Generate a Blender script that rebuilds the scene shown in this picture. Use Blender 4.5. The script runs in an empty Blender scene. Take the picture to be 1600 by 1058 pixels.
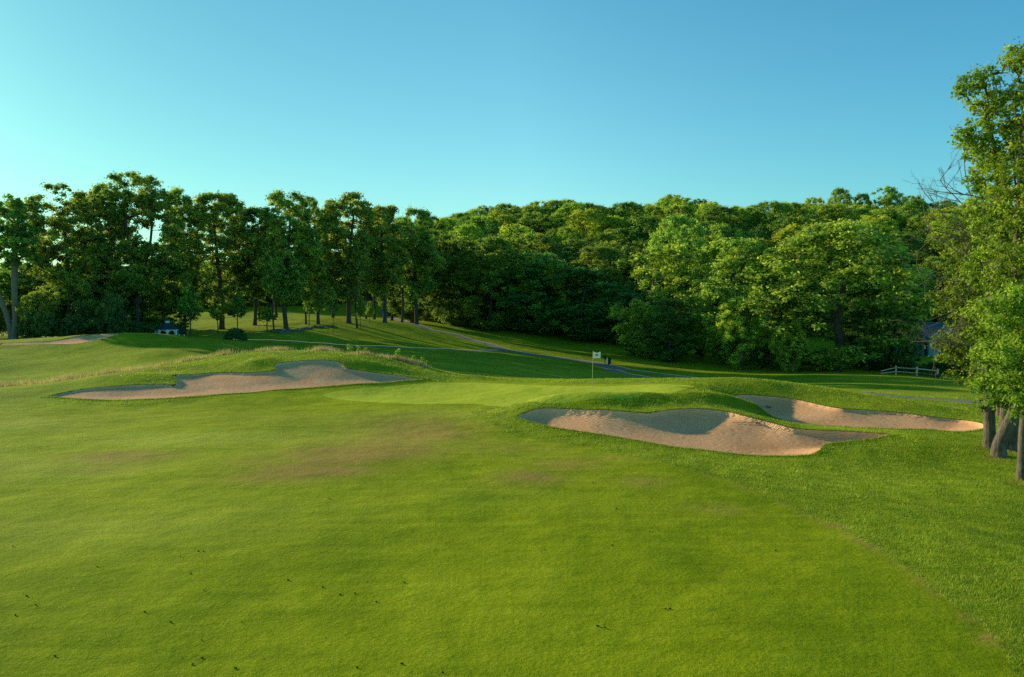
import bpy, math
import numpy as np
from mathutils import Vector, Matrix

R = math.radians
rng = np.random.default_rng(11)
scene = bpy.context.scene
col = scene.collection

# ------------------------------------------------------------------ camera geometry
F = 1244.0; CAMZ = 5.6; PITCH = math.atan(59 / F)
cp, sp = math.cos(PITCH), math.sin(PITCH)
def ray(px, py):
    a = (px - 800) / F; b = (529 - py) / F
    return a, cp + b * sp, -sp + b * cp
def P(px, py, d):
    a, yy, zz = ray(px, py); t = d / yy
    return (a * t, d, CAMZ + zz * t)

# ------------------------------------------------------------------ terrain heights
ctrl = [
 # foreground fairway and the ground round the near trees
 (1558,712,30),(1600,750,26),(1500,735,28),(1450,700,31),
 # left long sand bunker and mound behind it
 (0,603,55),(100,592,57),(230,578,58),(300,566,60),(400,552,61),(500,549.5,62),(600,559,61),(670,577,59),
 (760,592,60),(850,592,61),(90,614,48),(150,607,49),(270,598,50.5),(200,583,54),(280,588,52),(330,582,54),(430,570,55),
 (460,566,55.5),(530,569,55.5),(545,577,54.5),(600,585,54.5),(640,590,54.5),(680,586,57),(720,592,56),
 (90,618,47),(180,624,46),(300,618,47),(400,609,49),(500,603,50.5),(600,597,52.5),(650,592,54),(370,560,59),(330,573,57),
 # far-left mound
 (100,572,72),(0,582,70),(0,562,75),(200,523,88),(120,528,88),(0,535,90),(300,533,85),(330,549,80),(200,552,79),
 (80,543,84),(150,540,84),(250,569,68),(60,560,78),(330,532,108),(262,530,112),(0,528,110),(150,529,112),(450,534,106),
 (450,557,85),(600,545,105),(560,525,120),(330,521,120),(380,498,150),(545,501,132),(470,516,120),(600,498,138),
 (640,500,165),(620,495,190),(-200,540,100),(-200,560,70),
 # shaded valley behind the green
 (700,556,90),(760,576,78),(700,522,140),(758,545,122),(820,551,122),(700,581,68),(860,586,80),(940,580,95),(948,568,115),
 (1060,598,85),(1100,591,98),(850,520,160),(960,532,155),(1100,555,130),(1240,577,112),(1150,575,115),(1200,603,80),
 (1310,609,63),(1430,588,100),(1470,583,112),(1540,630,55),(1620,641,52),(1400,601,78),(1600,602,85),(1300,590,90),
 # putting green
 (520,617,48),(700,597,55),(620,630,44),(740,632,43.5),(927,604,49),(1060,600,47.2),(1100,603,46),(960,622,42.8),(1000,618,42.6),(850,625,43.5),(800,598,54),
 # right sand bunkers
 (1200,600,48.5),(1260,604,49.5),(1320,613,49),(1130,613,43.4),(1420,631,45),(1400,623,53),(1500,637,49),(1460,633,47),(808,655,37),(860,646,37.6),(950,644,36.4),(1030,643,36.3),
 (1100,639,36.8),(1165,649,35.7),(1200,659,34.8),(1260,672,33.7),(1385,681,33),(880,674,34),(960,683,32.7),(1070,700,30.5),
 (1230,711,29),(1150,625,44.5),(1200,621,46),(1260,629,45),(1310,637,43),(1450,647,41.5),(1537,660,38.5),
 (1500,672,36.5),(1430,669,36.5),(1330,668,36),(1220,656,38),
]
pts = [P(*c) for c in ctrl]
pts += [(-15,8,0),(0,8,0.05),(15,8,-.1),(-12,18,0.1),(0,20,0.12),(10,20,0),(-5,30,0.12),(-25,30,0.1),(-30,15,.3),(25,15,-.4),(5,28,.05),
        (30,30,-.9),(35,40,-1.6),(-14,38,.0),(-40,45,-.1),
        (0,205,9),(60,185,4),(100,170,2),(0,270,21),(80,245,19),(140,235,19),(-60,250,9),(-120,200,2),(-100,300,6),(0,330,27),
        (150,320,27),(200,250,22),(100,135,-3),(70,140,-3),(-110,130,1.5),(-60,140,1.5),(-60,180,3),(180,180,8),(60,100,-4.5),(80,80,-4)]
C = np.array(pts, float)
def warp(x, y):
    yy = np.clip(y, 5, 335) + 10
    return np.clip(x / yy, -1.3, 1.3) * 2.2, np.log(yy) * 2.2
def phi(r2): return 0.5 * r2 * np.log(r2 + 1e-12)
_u, _v = warp(C[:,0], C[:,1]); n = len(C)
A = phi((_u[:,None]-_u)**2 + (_v[:,None]-_v)**2)
lam = np.where(C[:,1] > 130, .03, .0015)
A += np.diag(lam)
Q = np.c_[np.ones(n), _u, _v]
M = np.block([[A, Q],[Q.T, np.zeros((3,3))]])
W = np.linalg.solve(M, np.r_[C[:,2], 0,0,0])
_w = np.random.default_rng(5)
WAV = []
for k in range(26):
    L = 2.2 * 1.13**k; th = _w.uniform(0, 2*np.pi)
    WAV.append((np.cos(th)*2*np.pi/L, np.sin(th)*2*np.pi/L, _w.uniform(0,6.28), min(.0017*L**.95,.02)))
def undul(x, y):
    z = 0
    for kx, ky, ph, a in WAV: z = z + a*np.sin(kx*x + ky*y + ph)
    return z
BUMPS = [(*P(868,642,38.6)[:2],2.2,.9,.42),(*P(940,638,37.9)[:2],2.0,.8,.26),(*P(205,588,52.6)[:2],3.6,1.3,.14),(*P(400,578,55.6)[:2],1.6,1.2,.32),(*P(585,577,56.6)[:2],2.6,1.1,.16),(*P(300,572,57)[:2],3.5,1.4,.2),
         (*P(1085,622,40.5)[:2],2.4,1.2,.30),(*P(900,636,39.4)[:2],3.4,1.1,.30),(*P(1000,632,39)[:2],2.4,1.1,.32),(*P(1180,608,49.5)[:2],2.4,1.3,.05),(*P(1150,640,40.5)[:2],1.8,.9,.22),
         (*P(740,594,57.5)[:2],1.6,.8,.22),(*P(1400,702,31.5)[:2],2.2,2,.15),(*P(250,555,76)[:2],6,4,.5)]
def G(x, y):
    x = np.asarray(x, float); y = np.asarray(y, float)
    sh = np.broadcast(x, y).shape
    xf = np.broadcast_to(x, sh).ravel(); yf = np.broadcast_to(y, sh).ravel()
    out = np.empty(xf.size)
    for i in range(0, xf.size, 20000):
        s = slice(i, i+20000); u, v = warp(xf[s], yf[s])
        out[s] = phi((u[:,None]-_u)**2 + (v[:,None]-_v)**2) @ W[:n] + W[n] + W[n+1]*u + W[n+2]*v
    out += undul(xf, yf)*np.clip((260-yf)/120, 0, 1)
    for bx_, by_, rx_, ry_, h_ in BUMPS: out += h_*np.exp(-((xf-bx_)/rx_)**2-((yf-by_)/ry_)**2)
    return out.reshape(sh)
def g1(x, y): return float(G(np.array([x]), np.array([y]))[0])
def at(px, py, dmin=9.0, dmax=330.0):
    a, yy, zz = ray(px, py)
    ds = np.geomspace(dmin, dmax, 900); t = ds/yy
    below = (CAMZ + zz*t) < G(a*t, ds)
    i = int(np.argmax(below)) if below.any() else 899
    i = max(i, 1)
    lo, hi = ds[i-1], ds[i]
    for _ in range(18):
        m = (lo+hi)/2; t = m/yy
        if CAMZ+zz*t < g1(a*t, m): hi = m
        else: lo = m
    t = hi/yy
    return np.array([a*t, hi, g1(a*t, hi)])

# ------------------------------------------------------------------ zones
def smooth_ring(p, k=6):
    p = np.array(p, float); n = len(p); out = []
    for i in range(n):
        a,b,c,d = p[i-1], p[i], p[(i+1)%n], p[(i+2)%n]
        for t in np.linspace(0,1,k,endpoint=False):
            out.append(.5*((2*b)+(c-a)*t+(2*a-5*b+4*c-d)*t*t+(3*b-a-3*c+d)*t**3))
    return np.array(out)
def smooth_line(p, k=8):
    p = np.array(p, float); out = []
    for i in range(len(p)-1):
        a,b,c,d = p[max(i-1,0)], p[i], p[i+1], p[min(i+2,len(p)-1)]
        for t in np.linspace(0,1,k,endpoint=False):
            out.append(.5*((2*b)+(c-a)*t+(2*a-5*b+4*c-d)*t*t+(3*b-a-3*c+d)*t**3))
    out.append(p[-1]); return np.array(out)
def seg_dist(x, y, a, b):
    d = b-a; L2 = d@d+1e-12
    t = np.clip(((x-a[0])*d[0]+(y-a[1])*d[1])/L2, 0, 1)
    return np.hypot(x-a[0]-t*d[0], y-a[1]-t*d[1])
def poly_sdf(x, y, ring):
    out = np.full(x.shape, -50.0)
    lo = ring.min(0)-6; hi = ring.max(0)+6
    m = (x>lo[0])&(x<hi[0])&(y>lo[1])&(y<hi[1])
    X, Y = x[m], y[m]; dist = np.full(X.shape, 1e9); ins = np.zeros(X.shape, bool)
    n = len(ring)
    for i in range(n):
        a, b = ring[i], ring[(i+1)%n]
        dist = np.minimum(dist, seg_dist(X, Y, a, b))
        if a[1] != b[1]:
            c = ((a[1]>Y)!=(b[1]>Y)) & (X < (b[0]-a[0])*(Y-a[1])/(b[1]-a[1])+a[0])
            ins ^= c
    out[m] = np.where(ins, dist, -dist); return out
def line_sdf(x, y, ln, hw):
    out = np.full(x.shape, -50.0)
    lo = ln.min(0)-5; hi = ln.max(0)+5
    m = (x>lo[0])&(x<hi[0])&(y>lo[1])&(y<hi[1])
    X, Y = x[m], y[m]; dist = np.full(X.shape, 1e9)
    for i in range(len(ln)-1): dist = np.minimum(dist, seg_dist(X, Y, ln[i], ln[i+1]))
    out[m] = hw-dist; return out
def ground_ring(px, k=5): return smooth_ring([at(a,b)[:2] for a,b in px], k)
def P2(px, py, d): return P(px, py, d)[:2]

bunkA = smooth_ring([P2(*c) for c in [(806,656,37.0),(835,649,37.6),(880,647,37.2),(950,646,36.2),(1005,648,35.8),(1028,645,36.1),(1060,642,36.5),
    (1100,640,36.6),(1135,643,36.3),(1160,650,35.5),(1200,660,34.7),(1240,670,33.8),(1290,675,33.6),(1340,676,33.4),(1384,680,33),(1389,684,32.6),(1368,690,31.7),
    (1320,694,31.1),(1290,697,30.7),(1280,703,29.9),(1262,710,29.2),(1225,712,29),(1160,709,29.4),(1070,701,30.4),(1010,692,31.5),(960,684,32.6),
    (900,677,33.6),(860,671,34.4),(828,664,35.6)]], 5)
bunkB = smooth_ring([P2(*c) for c in [(1142,626,44.6),(1165,622,46),(1200,622,46.2),(1230,625,46),(1260,630,45.2),(1310,638,43.2),(1340,640,43),(1400,643,42.4),(1450,647,41.6),
    (1500,650,41),(1530,655,39.8),(1538,661,38.4),(1532,667,37.3),(1490,672,36.6),(1430,670,36.6),(1370,668,36.6),(1320,667,36.8),(1270,662,37.3),(1220,654,38.6),
    (1190,645,40),(1160,635,42)]], 5)
bunkL = smooth_ring([P2(*c) for c in [(74,617,47.2),(110,611,48.6),(150,607,49.3),(200,603,50),(250,601,50.4),(272,600,50.3),(276,594,51.4),(268,589,52.4),(290,586,53),(330,583,54),
    (385,585,53.4),(430,580,53.6),(428,572,54.8),(460,568,55.5),(500,567,55.8),(530,569,55.6),(541,577,54.6),(570,582,54.5),(610,587,54.5),(645,591,54.4),(668,590,55),
    (650,593,53.8),(600,598,52.2),(540,602,51),(480,605,50),(420,608,49),(360,613,48),(300,618,47),(240,622,46.3),(180,624,46),(120,622,46.3)]], 5)
bunkF = smooth_ring([P2(*c) for c in [(-30,540,87),(0,539,88),(60,538,88),(105,537,88.5),(140,531,90),(165,530,90),(182,534,89),(185,536,88),(150,539,86),(110,542,85),(60,541.5,86),(0,541,86.5)]], 5)
BUNK = [(bunkA,.50,1.0,.14),(bunkB,.42,1.4,.10),(bunkL,.20,2.2,.10),(bunkF,.3,1.6,.06)]
greenR = ground_ring([(505,618),(530,611),(570,606),(640,601),(720,598),(800,600),(880,603),(950,603),(1010,601),(1060,601),(1085,604),(1060,611),(1000,618),
    (930,623),(830,628),(740,631),(640,631),(560,627)], 5)
fair_px = [(0,643),(60,637),(110,631),(150,633),(185,636),(230,633),(270,627),(330,619),(400,613),(470,608),(530,604),(600,600),(680,596),(760,594.5),(860,599),(950,600),(1040,598),(1095,601),
    (1090,607),(1040,615),(960,622),(860,629),(790,633),(745,638),(735,645),(756,657),(780,669),(806,681),(859,690),(909,697),(978,712),(1071,733),(1119,745),(1160,760),(1209,781),(1272,810),
    (1303,822),(1359,852),(1381,867),(1430,900),(1469,932),(1534,980),(1574,1029),(1592,1056)]
fair = [at(a,b)[:2] for a,b in fair_px]
fair = [(-75,44),(-45,41.5),(-32,41)] + [tuple(p) for p in fair] + [(8.5,9.5),(10,4),(11,-15),(-75,-15)]
fairR = smooth_ring(fair, 4)
main_path = smooth_line([P2(590,484,215),(604,490,200),(620,497,185),(640,505,165),(700,520,140)] + [P2(750,533,130),(800,549,119),(860,558,112),(900,564,106),(940,572,100),(1000,580,94),(1060,586,94),
    (1120,592,92),(1180,598,84),(1240,603,74),(1310,610,64),(1400,618,60),(1480,624,57),(1545,631,55),(1700,648,51),(1900,670,47)])if False else None
mp = [(-34,215),(-30,190)] + [tuple(at(a,b)[:2]) for a,b in [(640,505),(665,513),(700,520),(730,529),(760,537),(790,547),(830,554),(880,560),(930,567)]]
mp += [tuple(at(*c)[:2]) if len(c) < 3 else P2(*c) for c in [(970,573,107),(1020,579,103),(1075,585,99),(1130,592,95),(1180,599,86),(1225,604,76),(1265,608,69),(1310,611,63),(1360,614.5),(1400,618.5),(1480,625),(1545,631),(1700,650,50),(2000,690,44)]]
main_path = smooth_line(mp)
path2 = smooth_line([tuple(at(930,567)[:2]), P2(975,577,97), P2(1020,586,89), P2(1062,597,82)])
path3 = smooth_line([tuple(P2(*c)) for c in [(-200,531,118),(0,529.5,116),(150,530,114),(240,531,113),(300,532,111),(345,533.5,109),(400,534.5,108),(450,535,107)]] + [tuple(at(a,b)[:2]) for a,b in [(520,538),(600,541.5),(680,545),(740,547.5),(790,548)]])
def sand_z(x, y, g, s, D, w, lip):
    q = np.clip(s, 0, None)
    return g - lip*np.clip(q/.04,0,1) - D*(1-np.exp(-(q/w)**1.3))

# ------------------------------------------------------------------ terrain mesh, clipped along zone outlines
def axis(segs):
    out = [segs[0][0]]
    for a, b, h0, h1 in segs:
        x = a; 
        while x < b-1e-6:
            t = (x-a)/(b-a); x = min(b, x + h0+(h1-h0)*t); out.append(x)
    return np.array(out)
xp = axis([(0,26,.22,.3),(26,60,.4,1.2),(60,220,1.5,5),(220,3000,10,400)])
xs = np.r_[-xp[:0:-1], xp]
ys = axis([(-300,-10,60,4),(-10,8,2,.5),(8,62,.22,.24),(62,125,.35,.8),(125,340,1,5),(340,4000,15,500)])
X, Y = np.meshgrid(xs, ys); nx, ny = len(xs), len(ys)
V = np.c_[X.ravel(), Y.ravel()]
i = np.arange(nx*ny).reshape(ny, nx)
a,b,c,d = i[:-1,:-1].ravel(), i[:-1,1:].ravel(), i[1:,1:].ravel(), i[1:,:-1].ravel()
T = np.r_[np.c_[a,b,c], np.c_[a,c,d]]
def clip(T, s):
    global V
    cnt = (s[T] > 0).sum(1)
    ins, out, mix = T[cnt==3], T[cnt==0], T[(cnt>0)&(cnt<3)]
    cache = {}; newv = []; ti = []; to = []; base = len(V)
    def cut(p, q):
        k = (p,q) if p<q else (q,p)
        if k not in cache:
            t = s[k[0]]/(s[k[0]]-s[k[1]]); t = min(max(t,.02),.98)
            newv.append(V[k[0]]+(V[k[1]]-V[k[0]])*t); cache[k] = base+len(newv)-1
        return cache[k]
    for t in mix.tolist():
        pos = [s[v] > 0 for v in t]
        k = pos.index(True) if sum(pos)==1 else pos.index(False)
        p, q, r = t[k], t[(k+1)%3], t[(k+2)%3]
        m1, m2 = cut(p,q), cut(p,r)
        one = [(p,m1,m2)]; two = [(m1,q,r),(m1,r,m2)]
        if sum(pos)==1: ti += one; to += two
        else: to += one; ti += two
    if newv: V = np.r_[V, np.array(newv)]
    I = np.array(ti, int).reshape(-1,3); O = np.array(to, int).reshape(-1,3)
    return np.r_[ins, I], np.r_[out, O]
zones = []
rem = T
for ring, D, w, lip in BUNK:
    zi, rem = clip(rem, poly_sdf(V[:,0], V[:,1], ring)); zones.append(zi)
gi, rem = clip(rem, poly_sdf(V[:,0], V[:,1], greenR))
fi, rem = clip(rem, poly_sdf(V[:,0], V[:,1], fairR))
p1, rem = clip(rem, line_sdf(V[:,0], V[:,1], main_path, 1.25))
p2, rem = clip(rem, line_sdf(V[:,0], V[:,1], path2, 1.1))
p3, rem = clip(rem, line_sdf(V[:,0], V[:,1], path3, .85))
ZG = G(V[:,0], V[:,1])

def mesh_np(name, verts, faces, smooth=True, attrs=None, mats=()):
    me = bpy.data.meshes.new(name)
    nv, nf, k = len(verts), len(faces), faces.shape[1]
    me.vertices.add(nv); me.vertices.foreach_set('co', np.ascontiguousarray(verts, dtype=np.float32).ravel())
    me.loops.add(nf*k); me.loops.foreach_set('vertex_index', np.ascontiguousarray(faces, dtype=np.int32).ravel())
    me.polygons.add(nf); me.polygons.foreach_set('loop_start', np.arange(0, nf*k, k, dtype=np.int32))
    me.polygons.foreach_set('use_smooth', np.full(nf, smooth))
    me.update(calc_edges=True)
    for an, (dom, arr) in (attrs or {}).items():
        at_ = me.attributes.new(an, 'FLOAT', dom); at_.data.foreach_set('value', np.ascontiguousarray(arr, dtype=np.float32))
    for m in mats: me.materials.append(m)
    me.validate()
    return me
def link(name, me, parent=None):
    o = bpy.data.objects.new(name, me); col.objects.link(o)
    if parent is not None: o.parent = parent
    return o
def tag(o, label=None, cat=None, group=None, kind=None):
    if label: o['label'] = label
    if cat: o['category'] = cat
    if group: o['group'] = group
    if kind: o['kind'] = kind
    return o
def empty(name, loc, label, cat, group=None, rz=0):
    o = bpy.data.objects.new(name, None); col.objects.link(o)
    o.location = loc; o.rotation_euler = (0,0,rz); o.empty_display_size = .3
    return tag(o, label, cat, group)

# ------------------------------------------------------------------ materials
class NT:
    def __init__(s, name):
        s.m = bpy.data.materials.new(name); s.m.use_nodes = True
        s.t = s.m.node_tree; s.t.nodes.clear()
        s.out = s.n('ShaderNodeOutputMaterial')
        s.co = s.n('ShaderNodeTexCoord').outputs['Object']
    def n(s, ty, **kw):
        x = s.t.nodes.new(ty)
        for k, v in kw.items(): setattr(x, k, v)
        return x
    def put(s, sock, v):
        if isinstance(v, bpy.types.NodeSocket): s.t.links.new(v, sock)
        else: sock.default_value = v
    def noise(s, scale, detail=3, rough=.55, vec=None, stretch=None):
        v = vec or s.co
        if stretch:
            mp = s.n('ShaderNodeMapping'); s.put(mp.inputs[0], v); mp.inputs['Scale'].default_value = stretch
            if len(stretch) > 3: pass
            v = mp.outputs[0]
        x = s.n('ShaderNodeTexNoise'); s.put(x.inputs['Vector'], v)
        x.inputs['Scale'].default_value = scale; x.inputs['Detail'].default_value = detail; x.inputs['Roughness'].default_value = rough
        return x.outputs['Fac']
    def ramp(s, f, stops):
        x = s.n('ShaderNodeValToRGB'); s.put(x.inputs[0], f); e = x.color_ramp.elements
        while len(e) < len(stops): e.new(.5)
        for k, (p, c) in enumerate(stops):
            e[k].position = p; e[k].color = (*c, 1) if not isinstance(c, (int,float)) else (c,c,c,1)
        return x.outputs['Color']
    def mix(s, f, a, b, mode='MIX'):
        x = s.n('ShaderNodeMix', data_type='RGBA', blend_type=mode)
        s.put(x.inputs[0], f); s.put(x.inputs[6], a if not isinstance(a, tuple) else (*a,1)); s.put(x.inputs[7], b if not isinstance(b, tuple) else (*b,1))
        return x.outputs[2]
    def math(s, op, a, b=0, clamp=False):
        x = s.n('ShaderNodeMath', operation=op, use_clamp=clamp); s.put(x.inputs[0], a); s.put(x.inputs[1], b); return x.outputs[0]
    def mr(s, v, a, b, c=0., d=1.):
        x = s.n('ShaderNodeMapRange'); s.put(x.inputs[0], v)
        for k, q in enumerate((a,b,c,d)): x.inputs[k+1].default_value = q
        return x.outputs[0]
    def attr(s, name):
        return s.n('ShaderNodeAttribute', attribute_name=name).outputs['Fac']
    def bump(s, h, strength, dist, normal=None):
        x = s.n('ShaderNodeBump'); s.put(x.inputs['Height'], h); x.inputs['Strength'].default_value = strength; x.inputs['Distance'].default_value = dist
        if normal is not None: s.put(x.inputs['Normal'], normal)
        return x.outputs[0]
    def principled(s, c, rough=.8, normal=None, spec=.2, **kw):
        x = s.n('ShaderNodeBsdfPrincipled'); s.put(x.inputs['Base Color'], c if not isinstance(c, tuple) else (*c,1))
        s.put(x.inputs['Roughness'], rough); x.inputs['Specular IOR Level'].default_value = spec
        if normal is not None: s.put(x.inputs['Normal'], normal)
        for k, v in kw.items(): s.put(x.inputs[k], v)
        s.t.links.new(x.outputs[0], s.out.inputs[0]); return s.m
def turf(name, dark, mid, light, bs=.5, fine=1.0, spots=False):
    t = NT(name)
    n1 = t.noise(.12, 3, .5); n2 = t.noise(.9, 4, .6); n3 = t.noise(14*fine, 3, .7); n4 = t.noise(60*fine, 2, .7)
    st = t.noise(1.0, 4, .65, stretch=(.18, 2.2, 1))
    a = t.math('ADD', t.math('MULTIPLY', n1, .7), t.math('MULTIPLY', n2, .55))
    a = t.math('ADD', a, t.math('MULTIPLY', n3, .45)); a = t.math('ADD', a, t.math('MULTIPLY', n4, .75)); a = t.math('ADD', a, t.math('MULTIPLY', st, .5))
    a = t.mr(a, 1.05, 1.9)
    c = t.ramp(a, [(.12,dark),(.5,mid),(.9,light)])
    dry = t.attr('dry')
    dn = t.math('MULTIPLY', t.math('MULTIPLY', dry, 1.35), t.mr(t.math('ADD', t.math('MULTIPLY', st, .5), t.math('MULTIPLY', n2, .5)), .30, .56), True)
    dn = t.math('MULTIPLY', dn, t.mr(t.math('ADD', t.math('MULTIPLY', n4, .5), t.math('MULTIPLY', n3, .5)), .36, .56, .45, 1.3), True)
    c = t.mix(t.math('MULTIPLY', dn, .72), c, (.50,.27,.10))
    sun_tint = t.math('MULTIPLY', t.attr('sunny'), 1.)
    c = t.mix(sun_tint, c, (.62,.62,.10))
    if spots:
        v = t.n('ShaderNodeTexVoronoi'); v.inputs['Scale'].default_value = .9; t.put(v.inputs['Vector'], t.co)
        hole = t.math('MULTIPLY', t.mr(t.math('ADD', v.outputs['Distance'], t.math('MULTIPLY', n3, .03)), .048, .062, 1, 0), t.math('GREATER_THAN', t.n('ShaderNodeSeparateColor').outputs[0], .5) if False else 1.0)
        sc = t.n('ShaderNodeSeparateColor'); t.put(sc.inputs[0], v.outputs['Color'])
        hole = t.math('MULTIPLY', hole, t.math('GREATER_THAN', sc.outputs[0], .72))
        c = t.mix(hole, c, (.03,.03,.012))
    nb = t.bump(t.math('ADD', t.math('MULTIPLY', n4, .5), n3), bs, .035)
    nb = t.bump(n2, .7, .12, nb)
    return t.principled(c, .9, nb, .03)
M_fair = turf('fairway_grass', (.17,.235,.004), (.34,.41,.008), (.53,.57,.025), .5, 1.0, False)
M_rough = turf('rough_grass', (.16,.23,.010), (.31,.385,.016), (.48,.52,.04), .9, .7)
M_green = turf('green_grass', (.45,.54,.03), (.53,.61,.045), (.61,.67,.06), .12, 2.0)
def sand_mat():
    t = NT('bunker_sand')
    n1 = t.noise(.5, 4, .6); n3 = t.noise(45, 3, .8); n2 = t.noise(5, 3, .6)
    w = t.n('ShaderNodeTexWave', wave_type='BANDS', bands_direction='Y'); w.inputs['Scale'].default_value = 3.2; w.inputs['Distortion'].default_value = 9; w.inputs['Detail'].default_value = 2; w.inputs['Detail Scale'].default_value = .5
    t.put(w.inputs['Vector'], t.co)
    c = t.ramp(t.math('ADD', t.math('MULTIPLY', n1, .5), t.math('MULTIPLY', n3, .5)), [(.3,(.78,.38,.17)),(.5,(.98,.52,.27)),(.72,(.98,.64,.38))])
    foot = t.n('ShaderNodeTexVoronoi'); foot.inputs['Scale'].default_value = 2.3; t.put(foot.inputs['Vector'], t.co)
    nb = t.bump(n3, .35, .015); nb = t.bump(t.math('ADD', w.outputs['Fac'], t.math('MULTIPLY', n2, 1.2)), .5, .03, nb)
    nb = t.bump(t.mr(foot.outputs['Distance'], 0, .35), .35, .04, nb)
    return t.principled(c, .95, nb, .05)
M_sand = sand_mat()
def path_mat():
    t = NT('path_asphalt'); n1 = t.noise(.4, 4); n2 = t.noise(30, 2, .8)
    c = t.ramp(t.math('ADD', t.math('MULTIPLY', n1, .6), t.math('MULTIPLY', n2, .4)), [(.3,(.22,.185,.155)),(.7,(.36,.31,.26))])
    return t.principled(c, .9, t.bump(n2, .4, .01))
M_path = path_mat()
def leaf_mat(name, dark, mid, light, trans=.3, var=.12):
    t = NT(name)
    tone = t.attr('tone'); oi = t.n('ShaderNodeObjectInfo')
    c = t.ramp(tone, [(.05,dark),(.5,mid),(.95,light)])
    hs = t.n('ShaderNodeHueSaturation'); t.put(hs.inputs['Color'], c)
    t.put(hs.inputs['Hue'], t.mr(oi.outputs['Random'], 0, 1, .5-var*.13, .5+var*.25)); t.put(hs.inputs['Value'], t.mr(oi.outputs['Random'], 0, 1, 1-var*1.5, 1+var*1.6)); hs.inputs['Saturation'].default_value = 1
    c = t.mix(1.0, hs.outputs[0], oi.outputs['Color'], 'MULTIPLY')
    d = t.n('ShaderNodeBsdfPrincipled'); t.put(d.inputs['Base Color'], c); d.inputs['Roughness'].default_value = .5; d.inputs['Specular IOR Level'].default_value = .25
    tr = t.n('ShaderNodeBsdfTranslucent'); t.put(tr.inputs[0], t.mix(.35, t.mix(1.0, c, (1.5,1.6,.7), 'MULTIPLY'), (.27,.42,.06)))
    mx = t.n('ShaderNodeMixShader'); mx.inputs[0].default_value = trans
    t.t.links.new(d.outputs[0], mx.inputs[1]); t.t.links.new(tr.outputs[0], mx.inputs[2]); t.t.links.new(mx.outputs[0], t.out.inputs[0])
    return t.m
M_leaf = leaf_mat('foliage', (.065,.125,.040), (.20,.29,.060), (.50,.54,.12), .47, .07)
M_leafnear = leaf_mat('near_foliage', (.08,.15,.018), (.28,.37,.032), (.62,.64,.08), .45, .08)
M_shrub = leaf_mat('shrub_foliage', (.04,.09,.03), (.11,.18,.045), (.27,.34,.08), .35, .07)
M_blade = leaf_mat('grass_blades', (.14,.22,.008), (.31,.40,.016), (.53,.57,.05), .35, .0)
M_fescue = leaf_mat('fescue_blades', (.30,.20,.10), (.62,.42,.26), (.82,.62,.42), .35, .0)
def bark_mat(name, a, b):
    t = NT(name); n = t.noise(13, 5, .75, stretch=(1,1,.16)); n2 = t.noise(2.2, 4)
    c = t.ramp(t.math('ADD', t.math('MULTIPLY', n, .7), t.math('MULTIPLY', n2, .3)), [(.35,a),(.65,b)])
    return t.principled(c, .95, t.bump(n, 1., .07), .05)
M_bark = bark_mat('bark', (.05,.042,.032), (.14,.12,.095))
M_barkpale = bark_mat('pale_bark', (.13,.12,.09), (.27,.25,.20))
M_barknear = bark_mat('near_bark', (.07,.055,.04), (.30,.24,.18))
M_twig = bark_mat('dead_twigs', (.16,.12,.08), (.30,.24,.17))
def plain(name, c, rough=.6, spec=.3, v=.15, scale=4):
    t = NT(name); n = t.noise(scale, 4, .65)
    return t.principled(t.mix(n, tuple(q*(1-v) for q in c), tuple(min(1,q*(1+v)) for q in c)), rough, t.bump(n, .2, .01), spec)
M_white = plain('white_paint', (.85,.9,.88)); M_flag = plain('flag_cloth', (.8,.84,.82), .8, .1, .03)
M_emblem = plain('emblem_ink', (.02,.07,.08)); M_roof = plain('roof_shingle', (.035,.09,.10), .9, .1, .3)
M_bin = plain('dark_green_plastic', (.012,.03,.022)); M_wood = plain('weathered_rail', (.80,.58,.38), .9, .1, .25, 9)
M_pole = plain('pole_wood', (.30,.28,.24), .9, .1); M_stone = plain('field_stone', (.16,.15,.12), .95, .1, .5, 3)
M_wall = plain('blue_siding', (.17,.36,.42), .8, .1, .08); M_hroof = plain('blue_shingle', (.09,.2,.26), .9, .1, .2)
M_dark = plain('dark_opening', (.015,.02,.025)); M_soil = plain('lip_soil', (.05,.065,.018), .95, .05, .4, 8); M_yellow = plain('stick_yellow', (.72,.62,.3)); M_grey = plain('grey_post', (.36,.36,.33), .85)
M_rake = plain('rake_wood', (.20,.15,.10))

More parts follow.
